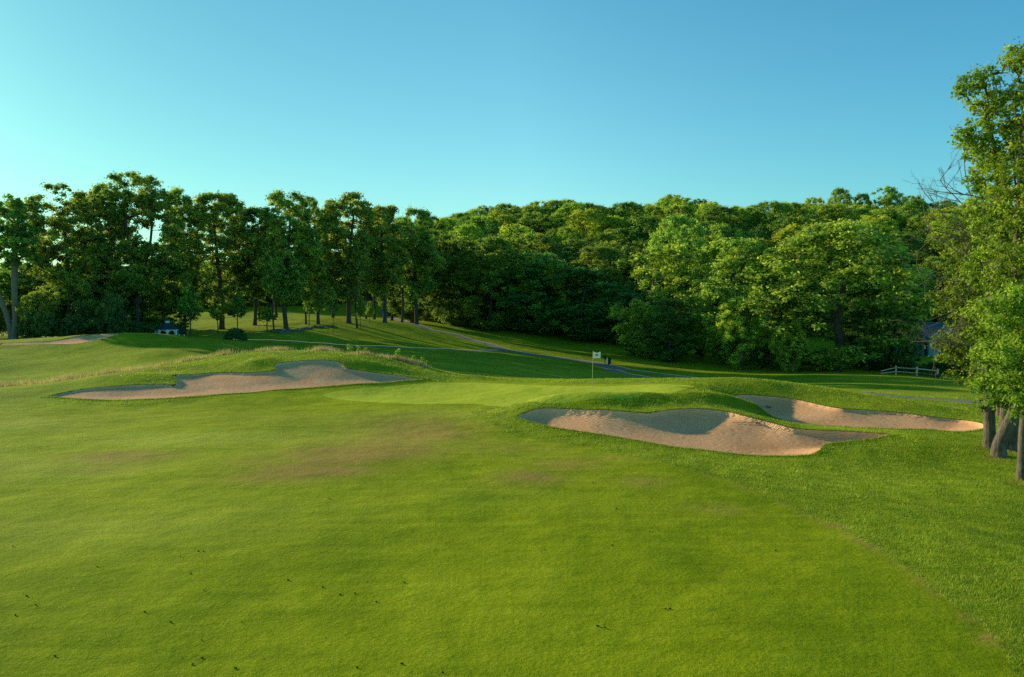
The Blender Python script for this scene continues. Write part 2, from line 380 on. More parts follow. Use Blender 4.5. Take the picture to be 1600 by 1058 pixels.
# ------------------------------------------------------------------ setting objects
def dry_field(x, y):
    px = 800 + F*x/np.maximum(y, 1); py = 470 + F*CAMZ/np.maximum(y, 1)
    f = np.zeros_like(x)
    for cx, cy, rx, ry, an, s in DRY:
        dx, dy = x-cx, y-cy; ca, sa = math.cos(an), math.sin(an)
        u = (dx*ca+dy*sa)/rx; v = (-dx*sa+dy*ca)/ry
        f = np.maximum(f, s*np.exp(-(u*u+v*v)))
    return f
def blob_px(px, py, rx, ry, an=0, s=1.):
    p = at(px, py); return (p[0], p[1], rx, ry, an, s)
DRY = [blob_px(190,714,1.9,1.3,0,.9), blob_px(160,735,1.3,.6,0,.5), blob_px(650,675,2.6,4.2,.2,.9), blob_px(570,705,3.0,2.2,.5,1.2), blob_px(480,735,2.0,1.3,.4,1.3), blob_px(530,718,1.8,1.2,.4,1.1), blob_px(610,690,2.5,2.5,.3,.9),
       blob_px(690,665,1.2,1.6,0,.8), blob_px(830,745,1.1,1.1,0,.8), blob_px(890,725,1.3,1.2,0,.65), blob_px(1000,752,.9,.8,0,.5), blob_px(1120,795,.8,.6,0,.4), blob_px(1304,822,.3,.2,0,1.3),
       blob_px(1545,992,.14,.10,0,1.0), blob_px(780,700,2.5,2.,0,.35), blob_px(60,598,6,1.3,0,.8), blob_px(200,581,5,1.,0,.7), blob_px(400,549,6,.7,0,.7), blob_px(560,552,6,.7,-.2,.7), blob_px(430,720,1.5,1.5,0,.5), blob_px(950,715,2,1,0,.35), blob_px(1275,808,.3,.2,0,.8)]
_r = np.random.default_rng(88)
_e = [(1071,733),(1119,745),(1160,760),(1209,781),(1272,810),(1303,822),(1359,852),(1381,867),(1430,900),(1469,932),(1534,980),(1574,1029)]
for k in range(len(_e)-1):
    for t in _r.uniform(0,1,4):
        p = at(_e[k][0]+(_e[k+1][0]-_e[k][0])*t, _e[k][1]+(_e[k+1][1]-_e[k][1])*t+_r.normal(0,1.5)); DRY.append((p[0],p[1],_r.uniform(.10,.35),_r.uniform(.06,.16),-.9,_r.uniform(.3,.8)))
for bx_, by_ in ((1547,702),(1561,716),(1581,706),(1596,753)): DRY.append(blob_px(bx_,by_,.5,.45,0,.8))
LITE = [(*at(px,py)[:2],rx,ry,a) for px,py,rx,ry,a in [(330,690,7,3.2,.55),(90,720,5,3,.4),(520,660,6,3,.45),(150,820,5,2.5,.3),(760,640,5,2.5,.35),(420,780,6,2,.3),(60,660,8,3,.35)]]  # lighter bands: sunlight on the fairway slopes put into the turf colour
def sub(T_): 
    u, inv = np.unique(T_, return_inverse=True); return u, inv.reshape(T_.shape)
def land(name, T_, mat, zf=None):
    u, f = sub(T_); x, y = V[u,0], V[u,1]; z = ZG[u] if zf is None else zf(x, y, ZG[u])
    sn = np.zeros_like(x)
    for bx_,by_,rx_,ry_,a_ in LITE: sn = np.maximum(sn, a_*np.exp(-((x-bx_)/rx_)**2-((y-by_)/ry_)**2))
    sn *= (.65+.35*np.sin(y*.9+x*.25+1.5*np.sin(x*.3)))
    me = mesh_np(name, np.c_[x,y,z], f, True, {'dry':('POINT', dry_field(x,y)), 'sunny':('POINT', sn)}, [mat])
    return tag(link(name, me), kind='structure')
land('ground', rem, M_rough); land('fairway', fi, M_fair); land('putting_green', gi, M_green)
path_drop = lambda x, y, g: g-.02
land('cart_path', p1, M_path, path_drop); land('cart_path_branch', p2, M_path, path_drop); land('cart_path_beyond_mound', p3, M_path, path_drop)
for zi, (ring, D, w, lip), nm in zip(zones, BUNK, ('sand_bunker_front_right','sand_bunker_back_right','sand_bunker_left','sand_bunker_far_left')):
    land(nm, zi, M_sand, lambda x,y,g: sand_z(x,y,g,poly_sdf(x,y,ring),D,w,lip))
lv, lf = [], []
for ring, D, w, lip in BUNK:
    r = np.array([ring[i] + (ring[(i+1)%len(ring)]-ring[i])*t for i in range(len(ring)) for t in np.linspace(0,1,4,endpoint=False)])
    g = G(r[:,0], r[:,1]); b0 = sum(len(q) for q in lv); m = len(r)
    lv.append(np.c_[r, g+.015]); lv.append(np.c_[r, g-lip-.04])
    k = np.arange(m); k2 = (k+1)%m
    lf.append(np.c_[b0+k, b0+k2, b0+m+k2, b0+m+k])
tag(link('bunker_lip', mesh_np('bunker_lip', np.concatenate(lv), np.concatenate(lf), True, None, [M_soil])), kind='structure')

# ------------------------------------------------------------------ grass blades
def blades(x, y, h, wd, lean, z0=None, tone=None, r=rng):
    n = len(x); z = (G(x, y) if z0 is None else z0) - .01
    th = r.uniform(0, 2*np.pi, n); ph = r.uniform(0, 2*np.pi, n)
    hx, hy = np.cos(th)*wd/2, np.sin(th)*wd/2
    lx, ly = np.cos(ph)*lean*h, np.sin(ph)*lean*h
    v = np.empty((n,3,3)); v[:,0] = np.c_[x-hx,y-hy,z]; v[:,1] = np.c_[x+hx,y+hy,z]; v[:,2] = np.c_[x+lx,y+ly,z+h]
    return v.reshape(-1,3), np.arange(3*n).reshape(n,3), (r.uniform(0,1,n) if tone is None else tone)
def fbm2(x, y, L, seed):
    q = np.random.default_rng(seed); z = 0
    for k in range(10):
        th = q.uniform(0,6.28); l = L*q.uniform(.4,1.6); z = z+np.sin((np.cos(th)*x+np.sin(th)*y)*6.283/l+q.uniform(0,6.28))
    return z/3.2
def in_any(x, y, grow=0.):
    m = np.zeros(x.shape, bool)
    for ring,*_ in BUNK: m |= poly_sdf(x,y,ring) > -grow
    m |= poly_sdf(x,y,fairR) > -.0; m |= poly_sdf(x,y,greenR) > 0
    for ln, hw in ((main_path,1.25),(path2,1.1),(path3,1.2)): m |= line_sdf(x,y,ln,hw) > 0
    return m
N = 620000
u = rng.uniform(0,1,N); dd = 10.5*(62/10.5)**u; xx = rng.uniform(-.70,.70,N)*dd
keep = (xx > -26)
xx, dd = xx[keep], dd[keep]; keep = ~in_any(xx, dd); xx, dd = xx[keep], dd[keep]
tn = np.clip(.5+.18*fbm2(xx,dd,1.6,3)+.14*fbm2(xx,dd,7,4)+rng.normal(0,.17,len(xx)),0,1)
hh = rng.uniform(.04,.09,len(xx))*(1+.25*fbm2(xx,dd,1.2,8)).clip(.5,1.6)
v, f, tn = blades(xx, dd, hh, np.maximum(.010, dd*.0007), rng.uniform(.2,.8,len(xx)), tone=tn)
tag(link('rough_grass', mesh_np('rough_grass', v, f, False, {'tone':('FACE', tn)}, [M_blade])), 'longer uneven green rough grass around the fairway and sand bunkers', 'grass', kind='stuff')
N = 900000
u = rng.uniform(0,1,N); dd = 10.5*(34/10.5)**u; xx = rng.uniform(-.70,.70,N)*dd
keep = poly_sdf(xx,dd,fairR) > 0; xx, dd = xx[keep], dd[keep]
tn = np.clip(.46+.17*fbm2(xx*.5,dd*1.6,1.1,31)+.16*fbm2(xx*.5,dd*1.5,6,41)+rng.normal(0,.25,len(xx)),0,1)
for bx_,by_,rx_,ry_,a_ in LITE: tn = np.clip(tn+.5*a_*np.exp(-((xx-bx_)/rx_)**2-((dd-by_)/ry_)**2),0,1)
v, f, tn = blades(xx, dd, rng.uniform(.012,.026,len(xx)), np.maximum(.006, dd*.0005), rng.uniform(.5,1.4,len(xx)), tone=tn)
dr = dry_field(xx, dd); keep = rng.uniform(0,1,len(xx)) > dr*1.3
f = f[keep]; tn = tn[keep]
tag(link('fairway_turf', mesh_np('fairway_turf', v, f, False, {'tone':('FACE', tn)}, [M_blade])), 'closely mown turf blades covering the near fairway', 'grass', kind='stuff')
# overhanging fringe round the bunkers
lx, ly = [], []
for ring,*_ in BUNK[:3]:
    d = np.roll(ring,-1,0)-ring; L = np.hypot(*d.T); per = L.sum(); m = int(per*230)
    k = rng.choice(len(ring), m, p=L/per); t = rng.uniform(0,1,m); nrm = np.c_[d[:,1],-d[:,0]]/L[:,None]
    c0 = ring.mean(0)
    p = ring[k]+d[k]*t[:,None]; off = rng.exponential(.12, m)
    q = p+nrm[k]*off[:,None]; bad = poly_sdf(q[:,0],q[:,1],ring) > 0
    q[bad] = (p-nrm[k]*off[:,None])[bad]; lx.append(q[:,0]); ly.append(q[:,1])
lx = np.concatenate(lx); ly = np.concatenate(ly); m = poly_sdf(lx,ly,fairR) < 0; lx, ly = lx[m], ly[m]
v, f, tn = blades(lx, ly, rng.uniform(.05,.12,len(lx)), .02, rng.uniform(.3,1.,len(lx)), tone=np.clip(rng.normal(.4,.2,len(lx)),0,1))
tag(link('bunker_fringe_grass', mesh_np('bunker_fringe_grass', v, f, False, {'tone':('FACE', tn)}, [M_blade])), 'shaggy grass fringe hanging over the sand bunker edges', 'grass', kind='stuff')
# fescue
fl = [P2(*c) for c in [(-60,612,53),(0,604,55),(60,596,56.5),(120,588,57.5),(200,580,58.5),(260,574,59.5)]]
fl2 = [P2(*c) for c in [(285,570,60.5),(330,560,61.5),(380,551,62.3),(440,548,62.8),(520,548,63),(580,554,62.5),(630,566,61.5),(668,576,60.3)]]
def along(line, m, w):
    ln = smooth_line(line); d = np.diff(ln,axis=0); L = np.hypot(*d.T); k = rng.choice(len(d), m, p=L/L.sum()); t = rng.uniform(0,1,m)
    p = ln[k]+d[k]*t[:,None]; return p[:,0]+rng.normal(0,w*.6,m), p[:,1]+rng.normal(0,w,m)
fx, fy = along(fl, 15000, 1.0); gx, gy = along(fl2, 19000, .45)
hx = np.r_[fx,gx]; hy = np.r_[fy,gy]; hm = np.r_[rng.uniform(.12,.36,len(fx)), rng.uniform(.14,.46,len(gx))]*(1+.3*fbm2(hx,hy,2.5,9)).clip(.4,1.7)
keep = rng.uniform(0,1,len(hx)) < (.36+.5*fbm2(hx,hy,3,12)); hx, hy, hm = hx[keep], hy[keep], hm[keep]
v, f, tn = blades(hx, hy, hm, .03, rng.uniform(.1,.5,len(hx)), tone=np.clip(.5+.15*fbm2(hx,hy,3,2)+rng.normal(0,.2,len(hx)),0,1))
tag(link('fescue_grass', mesh_np('fescue_grass', v, f, False, {'tone':('FACE', tn)}, [M_fescue])), 'tall dry tan fescue grass along the crest of the left mounds', 'tall grass', kind='stuff')

# ------------------------------------------------------------------ tubes and trees
def tube(pts, rad, sides):
    pts = np.asarray(pts, float); rad = np.asarray(rad, float); m = len(pts)
    tan = np.gradient(pts, axis=0); tan /= np.linalg.norm(tan,axis=1)[:,None]+1e-9
    ref = np.array([1,0,0.]) if abs(tan[0][2]) > .7 else np.array([0,0,1.])
    A_ = np.cross(tan, ref); A_ /= np.linalg.norm(A_,axis=1)[:,None]+1e-9; B_ = np.cross(tan, A_)
    th = np.linspace(0,2*np.pi,sides,endpoint=False)
    v = pts[:,None]+rad[:,None,None]*(np.cos(th)[None,:,None]*A_[:,None]+np.sin(th)[None,:,None]*B_[:,None])
    k = np.arange(m-1)[:,None]*sides; j = np.arange(sides)[None]; j2 = (j+1)%sides
    f = np.stack([k+j, k+j2, k+sides+j2, k+sides+j], -1).reshape(-1,4)
    return v.reshape(-1,3), f
class Acc:
    def __init__(s): s.v=[]; s.f=[]; s.n=0
    def add(s, v, f): s.v.append(v); s.f.append(f+s.n); s.n += len(v)
    def mesh(s, name, mat, smooth=True): return mesh_np(name, np.concatenate(s.v), np.concatenate(s.f), smooth, None, [mat])
def leaves(centres, rads, per, size, r, flat=.75, up=.55, tonec=None):
    m = len(centres); cnt = np.maximum(4, (per*(rads/np.mean(rads))**2).astype(int)); idx = np.repeat(np.arange(m), cnt); n = len(idx)
    d = r.normal(0,1,(n,3)); d /= np.linalg.norm(d,axis=1)[:,None]
    rr = rads[idx]*np.minimum(np.abs(r.normal(0,.62,n))+.12, 1.9)
    p = centres[idx]+d*rr[:,None]*np.array([1,1,flat]); p[:,2] += .12*rads[idx]
    nn = d*.65+np.array([0,0,up])+r.normal(0,.55,(n,3)); nn /= np.linalg.norm(nn,axis=1)[:,None]
    a_ = np.cross(nn, r.normal(0,1,(n,3))); a_ /= np.linalg.norm(a_,axis=1)[:,None]+1e-9; b_ = np.cross(nn, a_)
    L = size*r.uniform(.6,1.3,n)[:,None]; w_ = L*.32
    q = np.stack([p-a_*L*.5, p+b_*w_+a_*L*.05, p+a_*L*.5-nn*L*.12, p-b_*w_+a_*L*.05], 1)
    tc = (r.uniform(.25,.75,m) if tonec is None else tonec)[idx]
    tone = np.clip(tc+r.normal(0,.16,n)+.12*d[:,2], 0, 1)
    return q.reshape(-1,3), np.arange(4*n).reshape(n,4), tone
def gen_tree(seed, trunks, blobs, nclump, crad, per, size, r0, bark, leafm, sides=6, shell=.3, curve=.18, flare=1.6, cen=None):
    """trunks: list of polylines; blobs: (x,y,z,rx,rz)"""
    r = np.random.default_rng(seed)
    given = cen
    B = np.array(blobs, float); vol = B[:,3]**2*B[:,4]; k = r.choice(len(B), nclump, p=vol**.75/(vol**.75).sum())
    d = r.normal(0,1,(nclump,3)); d /= np.linalg.norm(d,axis=1)[:,None]
    cen = B[k,:3]+d*(r.uniform(0,1,nclump)**shell)[:,None]*np.c_[B[k,3],B[k,3],B[k,4]]*.92
    if given is not None: cen = given; nclump = len(cen)
    rad = crad*r.uniform(.55,1.35,nclump)
    nodes = []; par = []; tip = []
    for tr in trunks:
        tr = smooth_line(tr, 4)
        for q, pnt in enumerate(tr): nodes.append(pnt); par.append(len(nodes)-2 if q else -1)
    ntr = len(nodes); nodes = list(nodes)
    zmin = min(t[0][2] for t in trunks); ztop = cen[:,2].max()
    axis_ = np.array(nodes)
    dist = np.min(np.linalg.norm(cen[:,None,:]-axis_[None],axis=2),axis=1)
    start_ok = zmin + .25*(ztop-zmin)
    depth = [0.]*ntr
    for q in range(1,ntr): depth[q] = 0 if par[q] < 0 else depth[par[q]]+np.linalg.norm(nodes[q]-nodes[par[q]])*.25
    acc = Acc(); segs = []
    for ci in np.argsort(dist):
        c = cen[ci]; nd = np.array(nodes); dv = c-nd; L = np.linalg.norm(dv,axis=1)
        cost = L*(1+.9*np.clip(-dv[:,2]/(L+1e-6)+.15,0,1)) + .22*np.array(depth) + 50*(nd[:,2] < start_ok)*(np.arange(len(nd))<ntr)
        j = int(np.argmin(cost)); a_ = nodes[j]
        mid = (a_+c)/2+r.normal(0,curve*L[j]*.4,3)+np.array([0,0,-.10*L[j]])
        mid2 = (mid+c)/2+r.normal(0,curve*L[j]*.15,3)
        ids = [j]
        for pnt in ((a_+mid)/2, mid, mid2, c):
            nodes.append(pnt); par.append(ids[-1]); depth.append(depth[ids[-1]]+np.linalg.norm(pnt-nodes[ids[-1]])); ids.append(len(nodes)-1)
        tip.append(ids[-1]); segs.append(ids)
    area = np.zeros(len(nodes))
    for t in tip: area[t] += 1.
    for q in range(len(nodes)-1,-1,-1):
        area[q] = max(area[q], .6)
        if par[q] >= 0: area[par[q]] += area[q] if q in tip or True else 0
    # pipe model: radius falls with the number of tips carried
    cntt = np.zeros(len(nodes))
    for t in tip: cntt[t] = 1
    for q in range(len(nodes)-1,-1,-1):
        if par[q] >= 0: cntt[par[q]] += cntt[q]
    tot = cntt.max()
    rd = r0*np.sqrt(np.maximum(cntt,.8)/tot)*.9; rd = np.maximum(rd, r0*.035)
    nd = np.array(nodes); s0 = 0
    for tr in trunks:
        m = len(smooth_line(tr,4)); ids = np.arange(s0, s0+m); s0 += m
        rr = rd[ids].copy(); h = np.linalg.norm(nd[ids]-nd[ids[0]],axis=1)
        rr = np.minimum.accumulate(rr); rr *= 1+(flare-1)*np.exp(-h/(r0*2.2))
        acc.add(*tube(nd[ids], rr, sides+2))
    for ids in segs:
        rr = rd[ids].copy(); rr[0] = min(rr[0], rr[1]*1.15); acc.add(*tube(nd[ids], rr, max(4, sides-2)))
    tr_me = acc.mesh('trunk', bark)
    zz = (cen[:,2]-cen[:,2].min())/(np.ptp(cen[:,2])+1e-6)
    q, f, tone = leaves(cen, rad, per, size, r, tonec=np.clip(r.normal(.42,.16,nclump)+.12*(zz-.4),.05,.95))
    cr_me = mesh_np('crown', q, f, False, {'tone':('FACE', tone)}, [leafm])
    return tr_me, cr_me
def add_tree(name, me2, loc, label, cat='tree', group=None, s=(1,1,1), rz=0, color=None):
    root = empty(name, loc, label, cat, group, rz); root.scale = s
    t = link('trunk', me2[0], root); c_ = link('crown', me2[1], root)
    if color: c_.color = (*color, 1)
    return root

def envelope(r, H, W, base, n, gap=.0, top=.62, cell=4.2, fullness=.38):
    """clump centres in an uneven crown: lobed outline, hollows cut by a smooth 3-D field"""
    K = [(r.normal(0,1,3)/cell*2.6, r.uniform(0,6.28)) for _ in range(7)]
    L = [(int(r.integers(2,6)), r.uniform(0,6.28), r.uniform(2.,5.), r.uniform(0,6.28)) for _ in range(5)]
    out = []
    while len(out) < n:
        z = r.uniform(base,1.); t = (z-base)/(1-base); a_ = r.uniform(0,6.28)
        prof = (t/top)**.42 if t < top else math.sqrt(max(0, 1-((t-top)/(1-top+.02))**2))
        lob = 1+.12*sum(math.sin(k*a_+p+q*t*2+o)*.55 for k,p,q,o in L)
        rr = W*prof*lob*r.uniform(0,1)**fullness
        c = np.array([rr*math.cos(a_), rr*math.sin(a_), z*H])
        if sum(math.sin(k@c+p) for k,p in K)/2. < gap-.55: continue
        out.append(c)
    return np.array(out)
def proto_tall(seed, H=22., W=5.2, base=.28, n=440):
    r = np.random.default_rng(seed)
    cen = envelope(r, H, W*.98, base, n, .06, .52, 3.6)
    tk = [(0,0,-.3),(r.normal(0,.15),r.normal(0,.15),H*.2),(r.normal(0,.4),r.normal(0,.4),H*.45),(r.normal(0,.6),r.normal(0,.6),H*.84)]
    return gen_tree(seed, [tk], [(0,0,0,1,1)], n, .66, 118, .35, .36, M_bark, M_leaf, 6, .35, cen=cen)
def proto_round(seed, H=18., W=6.8, n=400, base=.02):
    r = np.random.default_rng(seed)
    cen = envelope(r, H, W*.95, base, n, .12, .48, 5., .28)
    tk = [(0,0,-.3),(r.normal(0,.1),r.normal(0,.1),H*.15),(r.normal(0,.4),r.normal(0,.4),H*.4),(r.normal(0,.5),r.normal(0,.5),H*.72)]
    return gen_tree(seed, [tk], [(0,0,0,1,1)], n, .72, 94, .35, .36, M_bark, M_leaf, 6, .2, cen=cen)
def proto_shrub(seed, H=4., W=2.8, n=26):
    r = np.random.default_rng(seed); bl = [(r.normal(0,W*.35), r.normal(0,W*.35), H*r.uniform(.25,.6), W*r.uniform(.4,.65), H*r.uniform(.25,.4)) for k in range(5)]
    tk = [(0,0,-.2),(.1,0,H*.3),(r.normal(0,.2),0,H*.6)]
    return gen_tree(seed, [tk], bl, 90, .42, 46, .26, .10, M_bark, M_shrub, 5, .3)
TALL = [proto_tall(100+k, W=[5.2,4.6,5.6,5.0,4.4,5.4][k], base=[.12,.18,.12,.20,.16,.22][k]) for k in range(6)]
ROUND = [proto_round(200+k) for k in range(6)]
SHRUB = [proto_shrub(300+k) for k in range(5)]

def tree_px(px, top, d, wpx, pool, k, label, group=None, base=None, color=None, name='deciduous_tree', cat='tree', pw=None, pH=None, rz=None):
    """a tree standing at depth d under column px, its crown reaching row `top`"""
    color = color or (1.6,1.45,1.2)
    x, y = P2(px, base or 500, d); z = g1(x, y)
    h = P(px, top, d)[2]-z
    H0, W0 = (pH or 22., pw or 5.6); w = wpx/F*d/2
    s = h/H0/1.03; w *= 1.26
    return add_tree(name, pool[k % len(pool)], (x,y,z), label, cat, group, (w/W0, w/W0, s), rng.uniform(0,6.28) if rz is None else rz, color)

# left treeline, individually
forked = gen_tree(77, [[(0,0,-.3),(-.5,0,3),(-2.0,.2,7.5),(-2.6,.3,14)], [(.25,0,-.3),(.5,0,3.5),(.45,.1,8.5),(.9,0,16)]],
    [(-2.5,0,15,3,3.4),(1.2,0,16.5,3,3),(-.5,1,12,3.4,3),(2.4,-1,12.5,2.4,2.8),(-4,0,11,2.3,2.6),(0,0,18,2.4,1.8)], 300, .6, 62, .38, .40, M_barkpale, M_leaf)
x, y = P2(19,527,107); z = g1(x,y)
add_tree('deciduous_tree', forked, (x,y,z), 'tree with pale forked trunk at the left edge of the photo', s=(1.05,1.05,(P(20,300,107)[2]-z)/20.2), color=(1.0,1.15,1.05))
tree_px(104,284,113,105,TALL,0,'tall broad tree second from the left edge with trunk hidden in dark shrubs')
tree_px(163,288,119,85,TALL,4,'tall tree just left of the tallest tree on the left, its crown slightly lower')
big = gen_tree(78, [[(0,0,-.3),(0,0,5),(-.5,0,9.5),(-1.2,0,16),(-1.4,0,20)], [(0,0,5.),(.8,0,9),(1.9,.2,14),(2.2,.2,19)]],
    [(-.4,0,21.3,3.9,2.4),(-3.4,0,18.5,2.4,2.3),(3.2,0,18.6,2.6,2.6),(.3,1.4,18.2,2.7,2.2),(-5.2,0,13.6,2.4,2.2),(5.2,0,14.6,2.2,2.4),(-4,0,9.5,3,2.2),(4.4,0,9,3,2.4),(0,2.5,11,3,2.6),(1,-2.4,8.2,3,2.2),(-2,-2,6,2.6,1.8),(-2.2,0,15.6,2,1.8),(2.6,0,12,2.2,1.8),(-6,0,10.5,2,2),(5.6,0,11.5,2,2),(0,0,12.6,2.4,2)],
    560, .64, 112, .34, .36, M_bark, M_leaf)
x, y = P2(215,520,116); z = g1(x,y)
add_tree('deciduous_tree', big, (x,y,z), 'tallest tree of the left treeline with sky gaps showing between its two main limbs', s=(1.1,1.1,(P(215,265,116)[2]-z)/24.), color=(1.5,1.4,1.15))
tree_px(288,291,122,62,TALL,1,'slim tree just right of the tallest tree, standing behind the gazebo')
tree_px(346,299,124,98,TALL,2,'broad tree right of the gazebo with a rounded flat-topped crown')
tree_px(398,322,128,70,TALL,5,'darker narrow tree between two taller trees above the dome shaped bush', color=(.8,.95,1))
tree_px(447,297,121,92,TALL,3,'tall tree with a straight bare dark trunk beside the row of stones', rz=.5)
tree_px(497,303,128,62,TALL,0,'slender crowned tree left of the thick trunked tree on the sunny knoll')
tree_px(545,297,131,92,TALL,1,'tall tree with the thickest trunk on the sunny grassy knoll', rz=2.2)
tree_px(601,320,136,80,TALL,5,'dark trunked tree beside the top of the cart path')
tree_px(651,325,150,78,TALL,4,'leaning tree just right of the cart path where it enters the woods')
# small understory trees near the lawn
small = [gen_tree(400+k, [[(0,0,-.2),(.1,0,1.2),(0,.1,3),(.1,0,5)]], [(0,0,3.9,1.5,1.5),(.6,.3,2.9,1.1,.9),(-.6,0,3.2,1.1,1),(.2,-.5,4.9,.9,1)], 110, .3, 34, .24, .09, M_bark, M_leaf) for k in range(3)]
for k,(px,top,base,d,w,lab) in enumerate([(297,440,524,111,44,'small tree with dark straight trunk just right of the gazebo'),(340,470,515,121,34,'small sapling with low hanging leaves on the sunny lawn, over a mulch ring'),
      (372,455,519,116,36,'two-stemmed looking sapling on the sunny lawn behind the dome bush'),(418,478,512,119,40,'young tree with drooping branches left of the stone row'),
      (483,452,508,126,32,'young thin tree behind the stone row'),(521,448,512,121,18,'pale slender sapling at the right end of the stone row'),
      (563,462,505,126,20,'slender young tree right of the thickest trunk on the knoll'),(578,470,500,133,18,'thin young tree near the top of the cart path')]):
    x, y = P2(px,base,d); z = g1(x,y); h = P(px,top,d)[2]-z; s = w/F*d/2/1.9
    add_tree('young_tree', small[k%3], (x,y,z), lab, s=(s,s,h/5.9), rz=k*1.3, color=(1.15,1.2,.9))
bare = []
for k in range(3):
    r = np.random.default_rng(500+k)
    bare.append(gen_tree(510+k, [[(0,0,-.3),(r.normal(0,.3),0,5),(r.normal(0,.8),0,10),(r.normal(0,1.),0,15)]], [(0,0,14,3,3.4),(1,1,17,2.4,2.2),(-1,0,11,2.6,2)], 230, .62, 62, .40, .24, M_bark, M_leaf))
kn = [(405,140,350,48),(428,118,380,40),(478,128,345,46),(520,140,335,60),(558,127,350,50),(585,150,340,60),(432,150,335,60),(612,160,335,60),(572,141,345,44),(628,148,345,50)]
for k,(px,d,top,w) in enumerate(kn):
    tree_px(px,top,d,w,bare,k,'slim dark trunked tree in the open grove on the grassy knoll', group='slim trees of the grove on the knoll', pw=4.2, pH=19.5)

# rows of woodland behind the left treeline
k = 0
for d, x0, x1, step, tmin, tmax in ((122,20,280,34,405,430),(135,0,110,36,415,440),(165,-80,40,40,425,440),(215,-60,600,34,405,425),(235,-60,620,40,395,415),(225,600,700,34,335,350),(190,640,700,34,340,360)):
    px = x0
    while px < x1:
        if not (d < 145 and 300 < px) :
            k += 1
            tree_px(px+rng.uniform(-12,12), rng.uniform(tmin,tmax), d+rng.uniform(-6,6), rng.uniform(70,100)*126/d, TALL+ROUND, int(rng.integers(0,11)), 'shaded woodland tree standing behind the left treeline', group='woodland trees behind the left treeline', color=(1.2,1.3,1.1))
        px += step
for d, x0, x1 in ((215,230,690),(190,600,690)):
    for px in range(x0, x1, 24):
        tree_px(px+rng.uniform(-8,8), rng.uniform(405,430), d+rng.uniform(-6,6), 44, ROUND, int(rng.integers(0,5)), 'shaded woodland tree standing behind the left treeline', group='woodland trees behind the left treeline', pw=6.8, pH=18, color=(1.2,1.3,1))
# dark shrubs at the foot of the left woods
def shrub_px(px, base, d, wpx, hpx, label, group, color=None, k=None, name='shrub'):
    x, y = P2(px,base,d); z = g1(x,y); h = hpx/F*d; w = wpx/F*d/2
    root = empty(name, (x,y,z), label, 'shrub', group, rng.uniform(0,6.28)); root.scale = (w/2.9,w/2.9,h/4.1)
    me2 = SHRUB[(k if k is not None else int(rng.integers(0,5)))]
    link('stem', me2[0], root); c_ = link('foliage', me2[1], root)
    if color: c_.color = (*color,1)
    return root
for px in range(-30, 226, 14):
    shrub_px(px+rng.uniform(-5,5), 528, rng.uniform(104,112) if px > 30 else 112, rng.uniform(44,66), rng.uniform(34,80) if px < 190 else rng.uniform(28,40), 'dark shrub in the undergrowth at the foot of the left trees', 'undergrowth shrubs left of the gazebo', (1,1,1))
for px, top, w, d, lab in [(105,422,62,109,'sunlit yellow-green small tree above the far left mound'),(62,455,44,108,'smaller sunlit tree between the forked trunk and the taller sunlit small tree'),(140,440,46,112,'dim green small tree right of the sunlit small tree above the far mound')]:
    tree_px(px, top, d, w, ROUND, px, lab, pw=6.8, pH=18, color=(1.5,1.35,1.0) if px != 140 else (1,1,1))

# shaded woods in the middle and the wooded hillside
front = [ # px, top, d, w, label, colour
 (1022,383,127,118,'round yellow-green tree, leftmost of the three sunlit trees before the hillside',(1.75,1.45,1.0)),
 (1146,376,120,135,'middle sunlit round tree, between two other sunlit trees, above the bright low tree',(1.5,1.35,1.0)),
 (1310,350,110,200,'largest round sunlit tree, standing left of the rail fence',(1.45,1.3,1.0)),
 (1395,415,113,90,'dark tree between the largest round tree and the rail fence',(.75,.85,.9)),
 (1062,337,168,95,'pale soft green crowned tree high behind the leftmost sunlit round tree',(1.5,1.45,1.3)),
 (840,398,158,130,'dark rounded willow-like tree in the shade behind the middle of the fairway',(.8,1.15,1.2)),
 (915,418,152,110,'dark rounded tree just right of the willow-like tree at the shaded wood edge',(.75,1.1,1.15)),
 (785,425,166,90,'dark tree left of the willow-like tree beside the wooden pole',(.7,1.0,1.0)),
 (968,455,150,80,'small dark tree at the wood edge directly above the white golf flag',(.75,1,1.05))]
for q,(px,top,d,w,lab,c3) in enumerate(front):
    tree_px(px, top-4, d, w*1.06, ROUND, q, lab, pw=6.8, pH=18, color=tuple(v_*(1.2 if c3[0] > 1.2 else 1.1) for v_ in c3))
for q,(px,top,base,d,w,lab) in enumerate([(1160,466,574,112,80,'bright low tree at the wood edge below the middle round tree'),(1232,505,578,109,60,'low lit bushy tree at the foot of the largest round tree'),
      (1045,470,560,121,100,'dark low bushy tree at the wood edge left of the bright low tree'),(1000,490,548,131,80,'dark bushy small tree above the dark bin beside the path')]):
    x, y = P2(px,base,d); z = g1(x,y); h = P(px,top,d)[2]-z; s = w/F*d/2/6.6
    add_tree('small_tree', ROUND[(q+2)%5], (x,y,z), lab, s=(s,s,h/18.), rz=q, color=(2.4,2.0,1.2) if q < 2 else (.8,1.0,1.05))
cnt = 0
dy = 158.
